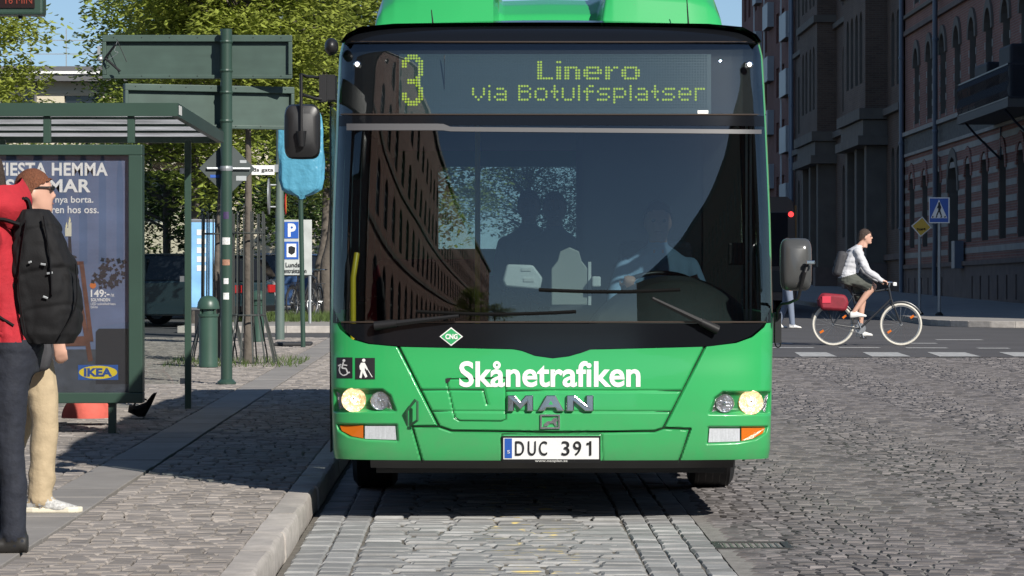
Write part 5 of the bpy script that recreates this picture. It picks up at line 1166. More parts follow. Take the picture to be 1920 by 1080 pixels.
def tree(name, label, base, trunk_h, h, rad, nclump, nleaf, size, mat, tr=.09, group=None, lean=(0, 0), cl=.38, low=0.0, seed=1, bend=0):
    global RN
    keep = RN; RN = random.Random(seed); base = Vector(base); t = thing(name, label, 'tree', base, group)
    top = base+Vector((lean[0], lean[1], trunk_h)); cc = base+Vector((lean[0], lean[1], trunk_h+(h-trunk_h)*.5)); q = MB()
    q.tube(smooth_path([base-Vector((0, 0, .05)), base+Vector((bend, 0, trunk_h*.4)), top, Vector((cc.x, cc.y, base.z+h*.92))]), [tr*(1.25 if i == 0 else 1)*(1-.72*i/18) for i in range(19)], 10)
    q.build('trunk', m_bark, t, smooth=60); cr = MB(); br = MB(); R_ = Vector((rad[0], rad[1], (h-trunk_h)/2))
    for i in range(nclump):
        while True:
            d = Vector((rnd(-1, 1), rnd(-1, 1), rnd(-1, 1)))
            if .25 < d.length < 1: break
        d *= (.55+.45*d.length)/max(d.length, .3)*d.length**.5
        p = cc+Vector((d.x*R_.x, d.y*R_.y, d.z*R_.z+low)); k = cl*rnd(.6, 1.35)
        s0 = top.lerp(Vector((cc.x, cc.y, base.z+h*.85)), max(0, min(1, (p.z-top.z)/(h-trunk_h)*.8)))
        if i % 2 == 0: br.tube([s0, s0.lerp(p, .5)+Vector((0, 0, .12*(p-s0).length)), p], [tr*.28, tr*.16, tr*.06], 5)
        leaves(cr, p, nleaf, (k*1.25, k*1.25, k*.8), size)
    tag(br.build('branches', m_bark, t, recalc=False), kind='stuff'); cr.build('crown', mat, t, recalc=False); RN = keep; return t
GT = 'young lime trees in steel guards'
tree('lime_tree', 'young lime tree in the right guard, bright spring leaves above the signs', g2, 2.9, 6.6, (1.35, 1.4), 170, 105, .11, m_l1, .072, GT, (.0, 0), .34, seed=3, low=0)
tree('lime_tree', 'young lime tree in the left guard, hidden trunk behind the signpost', g1, 3.0, 6.4, (1.15, 1.2), 110, 100, .11, m_l1, .07, GT, (.05, .3), .33, seed=5)
tree('lime_tree', 'lime tree at the left picture edge with leaves above the shelter roof', (-7.05, 47, ZP), 2.6, 5.6, (1.15, 1.3), 85, 100, .105, m_l1, .08, None, (0, 0), .33, seed=8)
GB = 'street trees beyond the crossing'
spec = [('dark trunked street tree just left of the bus, beyond the parking sign', (-3.3, 76, .12), 2.6, 10.0, (2.3, 2.5), 210, 120, .15, m_l2, .22, (.1, 0), .6, 21, -.06),
        ('leaning street tree behind the parking sign posts', (-3.95, 82, .12), 2.6, 10.0, (2.4, 2.4), 170, 120, .15, m_l2, .18, (.3, 0), .6, 22, .15),
        ('street tree behind the tree guards, low hanging crown', (-5.6, 68, 0), 2.5, 8.5, (2.1, 2.0), 170, 120, .15, m_l2, .16, (0, 0), .6, 23, .05),
        ('shady tree behind the parked dark car, seen through the shelter glass', (-8.0, 88, 0), 1.6, 7.6, (2.2, 2.2), 110, 110, .15, m_l3, .16, (0, 0), .6, 24, .1)]
for lab, b0, th_, h_, rd, nc, nl, sz, mt, tr_, ln, cl_, sd, bn in spec: tree('street_tree', lab, b0, th_, h_, rd, nc, nl, sz, mt, tr_, GB, ln, cl_, seed=sd, bend=bn)
for i, (x, y, lab) in enumerate(((-4.5, -40, 'street tree behind the viewer, nearer one'), (-3.5, -75, 'street tree behind the viewer, farther one'))): tree('street_tree', lab+', mirrored in the windscreen', (x, y, 0), 1.6, 5.5, (1.8, 1.8), 60, 70, .2, m_l2, .14, None, (0, 0), .6, seed=80+i)
GP = 'trees closing the street behind the bus'
for i, (x, y, h_, r, mt, lab) in enumerate(((-1.9, 120, 10, 3.0, m_l2, 'bright tree closing the street, seen through the rear window of the bus'), (-6.5, 112, 9, 3.0, m_l3, 'dark tree far behind the wrapped sign'), (2.6, 190, 8.0, 4.2, m_l2, 'low distant tree under the strip of sky behind the bus'), (-9, 200, 11, 4.5, m_l3, 'tall dark tree at the far end of the street, left side'), (8.5, 215, 9, 4.0, m_l3, 'dark tree at the far end of the street beside the flats'))):
    tree('park_tree', lab, (x, y, 0), 2.0, h_, (r, r), 90, 90, .24, mt, .2, GP, (0, 0), .9, seed=40+i)
def bush(label, c, rad, n, size, mat, seed):
    global RN
    keep = RN; RN = random.Random(seed); t = thing('bush', label, 'bush', (c[0], c[1], 0), 'bushes beyond the stop'); q = MB(); st = MB()
    for _ in range(n):
        p = Vector(c)+Vector((rnd(-1, 1)*rad[0], rnd(-1, 1)*rad[1], rnd(-1, 1)*rad[2])); leaves(q, p, 60, (.42, .42, .34), size)
    for k in range(5): st.tube([(c[0]+rnd(-.3, .3), c[1], 0), (c[0]+rnd(-1, 1)*rad[0]*.6, c[1], c[2])], [.04, .015], 5); 
    st.build('stem', m_bark, t, recalc=False) if False else MB().tube([(c[0], c[1], 0), (c[0]+.1, c[1], c[2]+rad[2]*.5)], [.06, .02], 6).build('stem', m_bark, t)
    q.build('foliage', mat, t, recalc=False); RN = keep
bush('dense dark bush filling the gap behind the tree guards', (-4.6, 92, 1.7), (2.6, 1.0, 1.5), 120, .15, m_l3, 61)
bush('dark bush behind the parked dark car', (-8.6, 95, 1.9), (2.0, 1.0, 1.6), 100, .15, m_l3, 62)
bush('leafy bush in front of the cream house, above the shelter roof', (-14.6, 118, 4.9), (1.5, .8, 1.6), 60, .15, m_l2, 63)
# ------------------------------------------------------------------ people
def ring(c, rx, ry, R3=None, n=16, pw=2.2):
    c = Vector(c); out = []
    for i in range(n):
        a = 2*math.pi*i/n; ca, sa = math.cos(a), math.sin(a); v = Vector((rx*math.copysign(abs(ca)**(2/pw), ca), ry*math.copysign(abs(sa)**(2/pw), sa), 0)); out.append(c+(R3 @ v if R3 is not None else v))
    return out
class Body:
    """limbs and trunk as overlapping shapes, fused into one continuous skin; each patch keeps the material of the shape it grew from"""
    def __init__(s): s.mb = MB(); s.tags = []
    def _t(s, mi): s.tags += [mi]*(len(s.mb.v)-len(s.tags))
    def limb(s, pts, rs, mi, n=12, flat=1.0):
        V = [Vector((*p, r)) for p, r in zip(pts, rs)]; V = smooth_path(V, 6); pts = [v.xyz for v in V]; rs = [v.w for v in V]
        s.mb.tube(pts, rs, n, flat=flat); s.mb.ball(pts[0], rs[0]*.98, 10, 8); s.mb.ball(pts[-1], rs[-1]*.98, 10, 8); s._t(mi)
    def rings(s, L, mi):
        D = [[a.lerp(b_, k/5) for a, b_ in zip(p, q)] for p, q in zip(L, L[1:]) for k in range(5)]+[L[-1]]; s.mb.loft(D); s._t(mi)
    def ball(s, c, r, mi, sc=(1, 1, 1), rot=None): s.mb.ball(c, r, 14, 10, sc, rot); s._t(mi)
    def head(s, c, R3, skin, k=1.0):
        """c = centre of the head, facing local +Y"""
        T = lambda x, y, z: Vector(c)+R3 @ Vector((x*k, y*k, z*k))
        prof = [(-.115, .035, .045, .045), (-.10, .050, .058, .035), (-.07, .062, .078, .018), (-.03, .070, .090, .004), (.0, .074, .094, 0), (.04, .076, .096, -.004), (.075, .070, .088, -.008), (.10, .052, .066, -.012), (.118, .025, .032, -.012)]
        s.rings([[T(*(Vector((0, y0, z))+Vector((rx*math.cos(a), ry*math.sin(a), 0)))) for a in [2*math.pi*i/18 for i in range(18)]] for z, rx, ry, y0 in prof], skin)
        s.rings([[T(w*math.cos(a)*1.0, y+w*.7*math.sin(a), z) for a in [2*math.pi*i/8 for i in range(8)]] for z, y, w in ((.03, .088, .008), (.0, .100, .012), (-.025, .110, .017), (-.036, .098, .015))], skin)
        s.ball(T(0, .088, -.062), .016*k, skin, (1.7, .8, .55), R3); s.ball(T(0, .080, -.095), .022*k, skin, (1.2, 1, .8), R3)
        for q in (-1, 1): s.ball(T(q*.076, -.008, -.012), .026*k, skin, (.45, .75, 1.25), R3); s.ball(T(q*.033, .078, .022), .02*k, skin, (1.3, .6, .5), R3)
        s.mb.tube([T(0, -.012, -.06), T(0, -.03, -.17)], [.055*k, .062*k], 12); s._t(skin)
    def foot(s, heel, toe, h, w, mi):
        heel, toe = Vector(heel), Vector(toe); d = toe-heel; L = d.length; d.normalize(); u = Vector((-d.y, d.x, 0)).normalized(); z = Vector((0, 0, 1)); R = []
        for t, ww, hh in ((0, .72, .95), (.12, .92, 1.05), (.35, .95, 1.0), (.55, 1.05, .78), (.75, 1.1, .58), (.92, .85, .42), (1, .45, .28)):
            c = heel+d*(L*t); R.append([c+u*(w/2*ww*math.cos(a))+z*(h*hh*max(0, .5+.5*math.sin(a)*1.1)) for a in [2*math.pi*i/12 for i in range(12)]])
        s.rings(R, mi)
    def hand(s, wrist, d, palm_n, skin, curl=.8, k=1.0, thumb=1):
        """d = direction of the hand, palm_n = direction the palm faces; fingers bend towards it"""
        d = Vector(d).normalized(); pn = Vector(palm_n).normalized(); side = d.cross(pn).normalized(); w = Vector(wrist)
        s.mb.loft([[w+d*(t*k)+side*(a_*k*math.cos(q))+pn*(b_*k*math.sin(q)) for q in [2*math.pi*i/10 for i in range(10)]] for t, a_, b_ in ((-.01, .026, .02), (.03, .038, .017), (.07, .042, .015), (.092, .038, .012))]); s._t(skin)
        for i, (o, L) in enumerate(((-.030, .070), (-.010, .080), (.011, .076), (.030, .060))):
            p = w+d*(.085*k)+side*(o*k); pts = [p]; ang = 0
            for f in (.45, .32, .23): ang += curl; p = p+(d*math.cos(ang)+pn*math.sin(ang))*(L*f*k); pts.append(p)
            s.mb.tube(pts, [.0095*k, .009*k, .0085*k, .007*k], 8); s._t(skin)
        p = w+d*(.03*k)-side*(.036*k*thumb); s.mb.tube([p, p+(d*.5-side*thumb*.6+pn*.5)*(.035*k), p+(d*.8-side*thumb*.25+pn*1.0)*(.055*k)], [.012*k, .0105*k, .008*k], 8); s._t(skin)
    def build(s, name, mats, parent, voxel=.011, smooth=4, fold=None, rule=None):
        me = bpy.data.meshes.new(name+'_shapes'); me.from_pydata(s.mb.v, [], s.mb.f); bm = bmesh.new(); bm.from_mesh(me); bmesh.ops.recalc_face_normals(bm, faces=bm.faces); bm.to_mesh(me); bm.free()
        o = bpy.data.objects.new(name, me); COL.objects.link(o); r = o.modifiers.new('fuse', 'REMESH'); r.mode = 'VOXEL'; r.voxel_size = voxel; r.use_smooth_shade = True
        sm = o.modifiers.new('soften', 'SMOOTH'); sm.factor = .5; sm.iterations = smooth
        dg = bpy.context.evaluated_depsgraph_get(); nm = bpy.data.meshes.new_from_object(o.evaluated_get(dg)); o.modifiers.clear(); o.data = nm; nm.name = name
        kd = KDTree(len(s.mb.v)); [kd.insert(v, i) for i, v in enumerate(s.mb.v)]; kd.balance(); nm.materials.clear()
        for m in mats: nm.materials.append(m)
        if fold:
            nrm = [v.normal.copy() for v in nm.vertices]
            for v, nn in zip(nm.vertices, nrm):
                mi = s.tags[kd.find(v.co)[1]]
                if mi in fold: v.co += nn*fold[mi](v.co)
        for p in nm.polygons:
            mi = s.tags[kd.find(p.center)[1]]; p.material_index = rule(p.center, mi) if rule else mi; p.use_smooth = True
        adopt(o, parent); return o
def rotz(a): return Matrix.Rotation(a, 3, 'Z')
def hair_cap(c, R3, mat, parent, k=1.0, low=-.02, back=-.07, thick=.012, name='hair'):
    q = MB(); T = lambda x, y, z: Vector(c)+R3 @ Vector((x*k, y*k, z*k))
    def fn(u, v):
        a = 2*math.pi*u; ph = v*1.62; r = 1+.05*mnoise.noise(Vector((math.cos(a)*4*v, math.sin(a)*4*v, v*5)))+.03*mnoise.noise(Vector((math.cos(a)*14*v, math.sin(a)*14*v, v*15))); x = (.076+thick)*math.cos(a)*math.sin(ph)*r; y = (.096+thick)*math.sin(a)*math.sin(ph)*r-.011; z = (.118+thick)*math.cos(ph)
        if ph > 1.0: z = z-(max(0, -math.sin(a))*.06)*(ph-1.0)/.62+max(0, math.sin(a))**.6*.075*(ph-1)/.62+.012*mnoise.noise(Vector((math.cos(a)*9, math.sin(a)*9, 3)))
        return T(x, y, z)
    q.grid(fn, 72, 26); return q.build(name, mat, parent, smooth=70)
m_skin = M('skin', (.52, .30, .22), .5, noise=(20, .06)); m_hair_r = M('hair_auburn', (.15, .05, .02), .7, streak=((200, 200, 60), .5), bump=(160, 1, .01)); m_hair_d = M('hair_brown', (.045, .028, .02), .75, streak=((200, 200, 60), .5), bump=(160, 1, .01)); m_hair_k = M('hair_dark', (.02, .016, .014), .6)
m_jean = M('dark_jeans', (.013, .016, .026), .85, noise=(30, .25), bump=(14, .55, .025)); m_khaki = M('khaki_cloth', (.40, .315, .20), .85, noise=(15, .12), bump=(12, .55, .025)); m_redh = M('red_hoodie', (.36, .012, .022), .85, noise=(25, .15), bump=(10, .55, .03))
m_pack = M('backpack_black', (.0085, .0085, .0095), .8, noise=(20, .3), bump=(120, .4, .003), spec=.25); m_pack2 = M('bag_grey', (.04, .04, .045), .75, noise=(20, .2)); m_sole = M('sole_cream', (.62, .58, .47), .6); m_knit = M('sneaker_knit', (.42, .42, .41), .8, noise=(70, .6)); m_shoe_k = M('shoe_black', (.02, .019, .018), .5)
from mathutils import noise as mnoise
def folds(amp, fz, ph=0): return lambda p: amp*2.2*(mnoise.noise(Vector((p.x*7+ph, p.y*7+p.z*3, p.z*fz*.45)))+.4*mnoise.noise(Vector((p.x*15, p.y*15, p.z*fz*.9+ph))))
# --- person with the black backpack, facing left
G0 = Vector((-2.17, 15.9, ZP))
p1 = thing('person', 'person in red hoodie and dark jeans wearing the large black backpack', 'person', G0)
b = Body(); S = lambda x, y, z: G0+Vector((x, y, z)); R1 = rotz(math.pi/2+.25)       # local +Y of the body turns to -X
hip = Vector((.03, 0, .93))
for side, knee, ank in ((-1, (.02, -.10, .50), (.035, -.11, .10)), (1, (-.05, .12, .50), (-.06, .15, .10))):
    h0 = hip+Vector((.0, side*.09, -.03)); b.limb([S(*h0), S(*(h0.lerp(Vector(knee), .5)+Vector((-.01, 0, 0)))), S(*knee), S(*(Vector(knee).lerp(Vector(ank), .5)+Vector((.01, 0, 0)))), S(*ank), S(ank[0], ank[1], .085)], [.098, .086, .068, .063, .060, .063], 0)
    b.foot(S(ank[0]+.07, ank[1], .0), S(ank[0]-.20, ank[1]-.01, .0), .085, .095, 1)
b.rings([ring(S(x, 0, z), rx, ry, None) for z, x, rx, ry in ((.82, .03, .11, .165), (.93, .035, .125, .18), (1.0, .02, .125, .175), (1.05, .01, .13, .18))], 0)
b.rings([ring(S(x, 0, z), rx, ry, None) for z, x, rx, ry in ((.93, .03, .135, .19), (1.05, .01, .135, .185), (1.2, -.02, .125, .18), (1.35, -.05, .13, .20), (1.46, -.07, .11, .205), (1.53, -.08, .08, .13), (1.57, -.085, .06, .07))], 2)
for side in (-1, 1):
    sh_ = (-.07, side*.20, 1.44); el = (-.10, side*.26, 1.16); wr = (-.30, side*.20, 1.08); b.limb([S(*sh_), S(-.085, side*.24, 1.3), S(*el)], [.068, .06, .052], 2); b.limb([S(*el), S(-.2, side*.235, 1.12), S(*wr)], [.052, .048, .04], 2); b.hand(S(*wr), (-1, -side*.2, .15), (0, -side, 0), 3, .7, 1.0, side)
hc = S(-.13, 0, 1.72); b.head(hc, rotz(math.pi/2), 3)
o1 = b.build('body', [m_jean, m_shoe_k, m_redh, m_skin], p1, .011, 5, {0: folds(.0034, 26), 2: folds(.003, 18, 1)}, lambda c, m: (2 if c.z > ZP+.965+.01*math.sin(c.y*30) else 0) if m in (0, 2) else m)
hair_cap(hc, rotz(math.pi/2), m_hair_d, p1)
q = MB()                                                     # hood lying on the shoulders
q.grid(lambda u, v: S(-.06, 0, 1.55)+Vector(((.10+.05*math.sin(v*3.1))*math.cos(u*6.283)+.02, (.115+.06*math.sin(v*3.1))*math.sin(u*6.283), -.06+.17*v+.015*math.sin(u*19)+.05*max(0, math.cos(u*6.283))*v)), 40, 10); q.build('hood', m_redh, p1, smooth=70)
def face_bits(c, R3, parent, glasses=False, k=1.0):
    T = lambda x, y, z: Vector(c)+R3 @ Vector((x*k, y*k, z*k))
    for s in (-1, 1):
        if glasses:
            q = MB(); q.poly([T(s*.010, .098, .012), T(s*.058, .090, .010), T(s*.062, .088, .030), T(s*.012, .100, .032)] if s > 0 else [T(s*.012, .100, .032), T(s*.062, .088, .030), T(s*.058, .090, .010), T(s*.010, .098, .012)], R3 @ Vector((0, .010, 0))); q.tube([T(s*.060, .092, .026), T(s*.082, .03, .026), T(s*.080, -.02, .012)], .005, 6); q.build('sunglass_lens', MATS['black'], parent, bevel=.003)
        else: MB().ball(T(s*.032, .088, .005), .011*k, 10, 8).build('eye', M('eye_dark', (.03, .025, .02), .2), parent, smooth=80)
    MB().box(T(0, .100, -.062), (.045*k, .006*k, .008*k), rot=R3).build('mouth', M('lips', (.30, .12, .10), .5), parent, bevel=.003)
face_bits(hc, rotz(math.pi/2), p1)
# the backpack he carries
bp = thing('backpack', 'large black backpack with buckles on the back of the red hoodie wearer', 'backpack', S(.12, -.02, 1.0))
bc = S(.165, -.03, 1.30); q = MB()
def pack(u, v):
    a = 2*math.pi*u; z = lerp_table([(0, -.33), (.06, -.345), (.3, -.2), (.55, .02), (.8, .2), (.94, .27), (1, .275)], v); w = lerp_table([(0, .02), (.02, .09), (.06, .135), (.14, .155), (.35, .16), (.7, .15), (.92, .10), (1, .04)], v); d = lerp_table([(0, .01), (.02, .06), (.06, .105), (.14, .14), (.3, .16), (.55, .15), (.8, .105), (.95, .06), (1, .02)], v); n = 2.8
    ca, sa = math.cos(a), math.sin(a); lean = -.10*(z); pz = Vector((ca*2+9, sa*2, z*9)); wr = 1+.09*mnoise.noise(pz)+.05*mnoise.noise(pz*2.3)
    for s0, amp in ((.13, .05), (-.06, .06), (-.23, .05)): wr -= amp*math.exp(-((z-s0+.05*sa-.04*ca)/.011)**2)
    wr += .10*math.exp(-((z+.16)/.08)**2)*max(0, ca)+.06*math.exp(-((z-.03)/.06)**2)*max(0, ca)
    return bc+Vector((d*wr*math.copysign(abs(ca)**(2/n), ca)+lean-.01, w*wr*math.copysign(abs(sa)**(2/n), sa), z))
q.grid(pack, 110, 110); q.build('main_pouch', m_pack, bp, smooth=60)
q = MB(); q.tube(smooth_path([bc+Vector((-.10, -.04, .24)), bc+Vector((-.10, -.05, .31)), bc+Vector((-.065, -.05, .315)), bc+Vector((-.05, -.04, .25))]), .018, 8, flat=.5); q.build('grab_handle', m_pack, bp, smooth=60)
for y in (-.13, .11): q = MB(); q.tube(smooth_path([bc+Vector((-.09, y, .20)), bc+Vector((-.21, y, .22)), bc+Vector((-.33, y*1.1, .10)), bc+Vector((-.30, y*1.2, -.12)), bc+Vector((-.12, y, -.26))]), .022, 8, flat=.45); q.build('shoulder_strap', m_pack, bp, smooth=60)
for dx, dz, w_ in ((.02, .02, .03), (.05, -.02, .035), (.03, -.13, .03), (-.04, .03, .02)): MB().box(bc+Vector((dx, -.172, dz)), (w_*.8, .006, .010), rot=Matrix.Rotation(rnd(-.5, .5), 3, 'Y')).build('buckle', MATS['galv'], bp, bevel=.002)
for pts in ([(.16, -.10, .02), (.17, -.16, -.16), (.10, -.175, -.30)], [(.02, -.15, .24), (.05, -.17, .05), (.06, -.175, -.12)], [(-.06, -.15, .22), (-.09, -.17, -.05), (-.06, -.17, -.30)]): MB().tube(smooth_path([bc+Vector(p) for p in pts]), .011, 6, flat=.35).build('webbing', m_pack, bp, smooth=60)
# --- person behind, walking right, sunglasses
G1 = Vector((-2.40, 18.35, ZP)); p2_ = thing('person', 'person in khaki trousers, pale sneakers and sunglasses walking behind the black backpack', 'person', G1)
b = Body(); S = lambda x, y, z: G1+Vector((x, y, z))
for side, hp, knee, ank in ((-1, (.02, -.09, .90), (.10, -.10, .50), (.08, -.10, .10)), (1, (-.02, .09, .90), (-.04, .10, .50), (-.22, .10, .13))):
    b.limb([S(*hp), S((hp[0]+knee[0])/2+.01, hp[1], .7), S(*knee), S((knee[0]+ank[0])/2, ank[1], .3), S(*ank), S(ank[0], ank[1], ank[2]-.03)], [.098, .090, .076, .072, .066, .070], 0)
    b.foot(S(ank[0]-.08, ank[1], ank[2]-.10), S(ank[0]+.21, ank[1], ank[2]-.10), .085, .098, 1)
b.rings([ring(S(0, 0, z), rx, ry) for z, rx, ry in ((.80, .10, .16), (.92, .12, .175), (1.03, .12, .165))], 0)
b.rings([ring(S(x, 0, z), rx, ry) for z, x, rx, ry in ((.92, .0, .13, .18), (1.05, .0, .125, .17), (1.25, .01, .12, .175), (1.38, .02, .125, .20), (1.47, .02, .105, .20), (1.54, .02, .07, .11), (1.57, .02, .055, .06))], 2)
for side in (-1, 1):
    el = (-.06*side, side*.24, 1.16); wr = (.10*-side+.08, side*.22, .93); b.limb([S(.02, side*.19, 1.44), S(-.02, side*.225, 1.3), S(*el)], [.06, .052, .045], 2); b.limb([S(*el), S(*wr)], [.045, .034], 3); b.hand(S(*wr), (.2, 0, -1), (0, -side, 0), 3, .4, 1.0, -side)
hc2 = S(.035, 0, 1.695); Rf = rotz(-math.pi/2+.1); b.head(hc2, Rf, 3, .98)
b.build('body', [m_khaki, m_knit, M('grey_shirt', (.07, .07, .075), .85), m_skin], p2_, .011, 5, {0: lambda p: folds(.0026+.006*max(0, 1-(p.z-ZP)/.38), 24)(p), 2: folds(.003, 18, 1)}, lambda c, m: (2 if c.z > ZP+.95 else 0) if m in (0, 2) else m)
for ax, ay, az in ((.08, -.10, 0), (-.22, .10, .03)):
    q = MB(); q.poly([S(ax+x, ay+y, az) for x, y in ((-.095, -.03), (-.04, -.045), (.08, -.042), (.15, -.052), (.20, -.035), (.222, 0), (.20, .035), (.15, .05), (.08, .042), (-.04, .045), (-.095, .03), (-.11, 0))], (0, 0, .032)); q.build('shoe_sole', m_sole, p2_, bevel=.008)
hair_cap(hc2, Rf, m_hair_r, p2_, .98); face_bits(hc2, Rf, p2_, True, .98)
sb = thing('shoulder_bag', 'dark grey shoulder bag at the hip of the khaki trouser wearer', 'bag', S(.12, -.26, .80))
q = MB(); c = S(.10, -.27, .88)
q.loft([[c+Vector((x*k, y, z*k)) for x, z in ((-.07, -.09), (-.02, -.135), (.04, -.12), (.07, -.03), (.055, .08), (.02, .15), (-.05, .14), (-.08, .03))] for y, k in ((-.05, .8), (-.03, 1), (.03, 1), (.05, .8))]); q.build('bag_body', m_pack2, sb, bevel=.02, smooth=40)
MB().tube(smooth_path([c+Vector((-.05, 0, .12)), S(-.10, -.22, 1.40), S(.02, -.12, 1.545), S(.10, -.02, 1.50)]), .014, 6, flat=.4).build('strap', m_pack2, sb, smooth=60)
# --- driver and passengers
G2 = Vector((BX+.66, BY+1.45, 0)); dr = thing('person', 'bus driver in a light blue shirt behind the steering wheel', 'person', Vector((G2.x, G2.y, .37)))
b = Body(); S = lambda x, y, z: G2+Vector((x, y, z)); m_bshirt = M('blue_shirt', (.30, .46, .66), .8, noise=(20, .1)); m_dk = M('dark_trousers', (.02, .022, .03), .85)
b.rings([ring(S(0, y, z), rx, ry) for z, y, rx, ry in ((.86, .05, .18, .14), (1.0, .05, .17, .13), (1.2, .03, .18, .13), (1.36, .02, .215, .125), (1.45, .02, .20, .10), (1.52, .02, .11, .07), (1.55, .02, .06, .055))], 0)
for s in (-1, 1):
    b.limb([S(s*.19, .02, 1.42), S(s*.25, -.08, 1.26), S(s*.26, -.16, 1.14)], [.062, .055, .048], 0); b.limb([S(s*.26, -.16, 1.14), S(s*.23, -.30, 1.20), S(s*.21, -.40, 1.27)], [.045, .04, .032], 2); b.hand(S(s*.21, -.40, 1.27), (-s*.2, -.5, .8), (-s*.3, 1, .2), 2, .9, 1, s)
    b.limb([S(s*.1, .05, .88), S(s*.13, -.4, .86), S(s*.13, -.45, .5)], [.09, .075, .06], 1); b.foot(S(s*.13, -.40, .37), S(s*.13, -.66, .37), .08, .09, 1)
hc3 = S(0, -.01, 1.69); Rb = rotz(math.pi); b.head(hc3, Rb, 2); b.build('body', [m_bshirt, m_dk, m_skin], dr, .013, 4); hair_cap(hc3, Rb, m_hair_k, dr); face_bits(hc3, Rb, dr)
dsx = thing('driver_seat', 'dark driver seat in the bus cab', 'seat', Vector((G2.x, G2.y, .37)))
MB().box(S(0, .05, .70), (.46, .46, .12)).build('cushion', m_seat, dsx, bevel=.03); MB().box(S(0, .26, 1.15), (.44, .09, .85)).build('backrest', m_seat, dsx, bevel=.04); MB().tube([S(0, .1, .37), S(0, .1, .66)], .08, 10).build('pedestal', m_bplas, dsx)
for i, (px, py, Y, col, lab) in enumerate(((992, 388, 25.5, (.05, .05, .06), 'dark haired passenger seated on the left inside the bus'), (1040, 392, 24.8, (.18, .20, .25), 'passenger in a grey top seated on the right inside the bus'))):
    c = at(px, py, Y); g = Vector((c.x, Y, .37)); pz = thing('person', lab, 'person', g); b = Body(); S = lambda x, y, z: Vector((c.x+x, Y+y, c.z+z)); mt = M('passenger_top_%d' % i, col, .85)
    b.rings([ring(S(0, y, z), rx, ry) for z, y, rx, ry in ((-.80, .05, .17, .13), (-.5, .05, .17, .12), (-.32, .03, .20, .12), (-.22, .03, .18, .10), (-.16, .02, .09, .06), (-.13, .02, .06, .055))], 0)
    for s in (-1, 1): b.limb([S(s*.18, .03, -.27), S(s*.22, 0, -.5), S(s*.17, -.2, -.62)], [.058, .05, .042], 0); b.hand(S(s*.17, -.2, -.62), (-s*.3, -1, -.1), (0, 0, -1), 1, .5, 1, s); b.limb([S(s*.1, .05, -.82), S(s*.11, -.38, -.82), S(s*.11, -.40, -1.2)], [.09, .072, .055], 2); b.foot(S(s*.11, -.35, .37-c.z), S(s*.11, -.6, .37-c.z), .08, .09, 2)
    b.limb([S(0, .05, -.82), S(0, .05, -.9)], [.12, .1], 2)
    b.head(c, Rb, 1); b.build('body', [mt, m_skin, m_dk], pz, .015, 4); hair_cap(c, Rb, m_hair_k if i == 0 else m_hair_d, pz); face_bits(c, Rb, pz)
    st_ = thing('seat', ('seat under the dark haired passenger', 'seat under the passenger in the grey top')[i], 'seat', g, 'occupied seats in the bus'); MB().box(S(0, -.1, -.98+.0), (.42, .44, .10)).build('cushion', m_seat, st_, bevel=.03); MB().box(S(0, .22, -.65), (.42, .08, .70)).build('backrest', m_seat, st_, bevel=.03); MB().tube([S(0, 0, .37-c.z), S(0, 0, -1.02)], .05, 8).build('pedestal', m_bplas, st_)
# --- pedestrian half hidden behind the right mirror
G3 = Vector(at(1476, 612, 69)); G3.z = 0; p3 = thing('person', 'pedestrian in pale jeans half hidden behind the right bus mirror', 'person', G3)
b = Body(); S = lambda x, y, z: G3+Vector((x, y, z))
for s, kx, ax in ((-1, .06, .10), (1, -.02, -.16)): b.limb([S(0, s*.09, .9), S(kx, s*.1, .5), S(ax, s*.1, .08)], [.095, .07, .055], 0); b.foot(S(ax-.07, s*.1, .0), S(ax+.19, s*.1, .0), .08, .09, 1)
b.rings([ring(S(0, 0, z), rx, ry) for z, rx, ry in ((.82, .11, .17), (1.0, .12, .17), (1.2, .11, .17), (1.4, .12, .20), (1.48, .09, .18), (1.54, .055, .06))], 2)
for s in (-1, 1): b.limb([S(0, s*.2, 1.42), S(-.03, s*.24, 1.15)], [.06, .045], 2); b.limb([S(-.03, s*.24, 1.15), S(.06, s*.22, .92)], [.045, .033], 2); b.hand(S(.06, s*.22, .92), (.1, 0, -1), (0, -s, 0), 3, .4, 1, -s)
b.head(S(.02, 0, 1.68), rotz(-math.pi/2), 3); b.build('body', [M('pale_jeans', (.15, .18, .24), .85), M('shoe_white', (.66, .65, .62), .6), m_dk, m_skin], p3, .014, 4); hair_cap(S(.02, 0, 1.68), rotz(-math.pi/2), m_hair_d, p3)
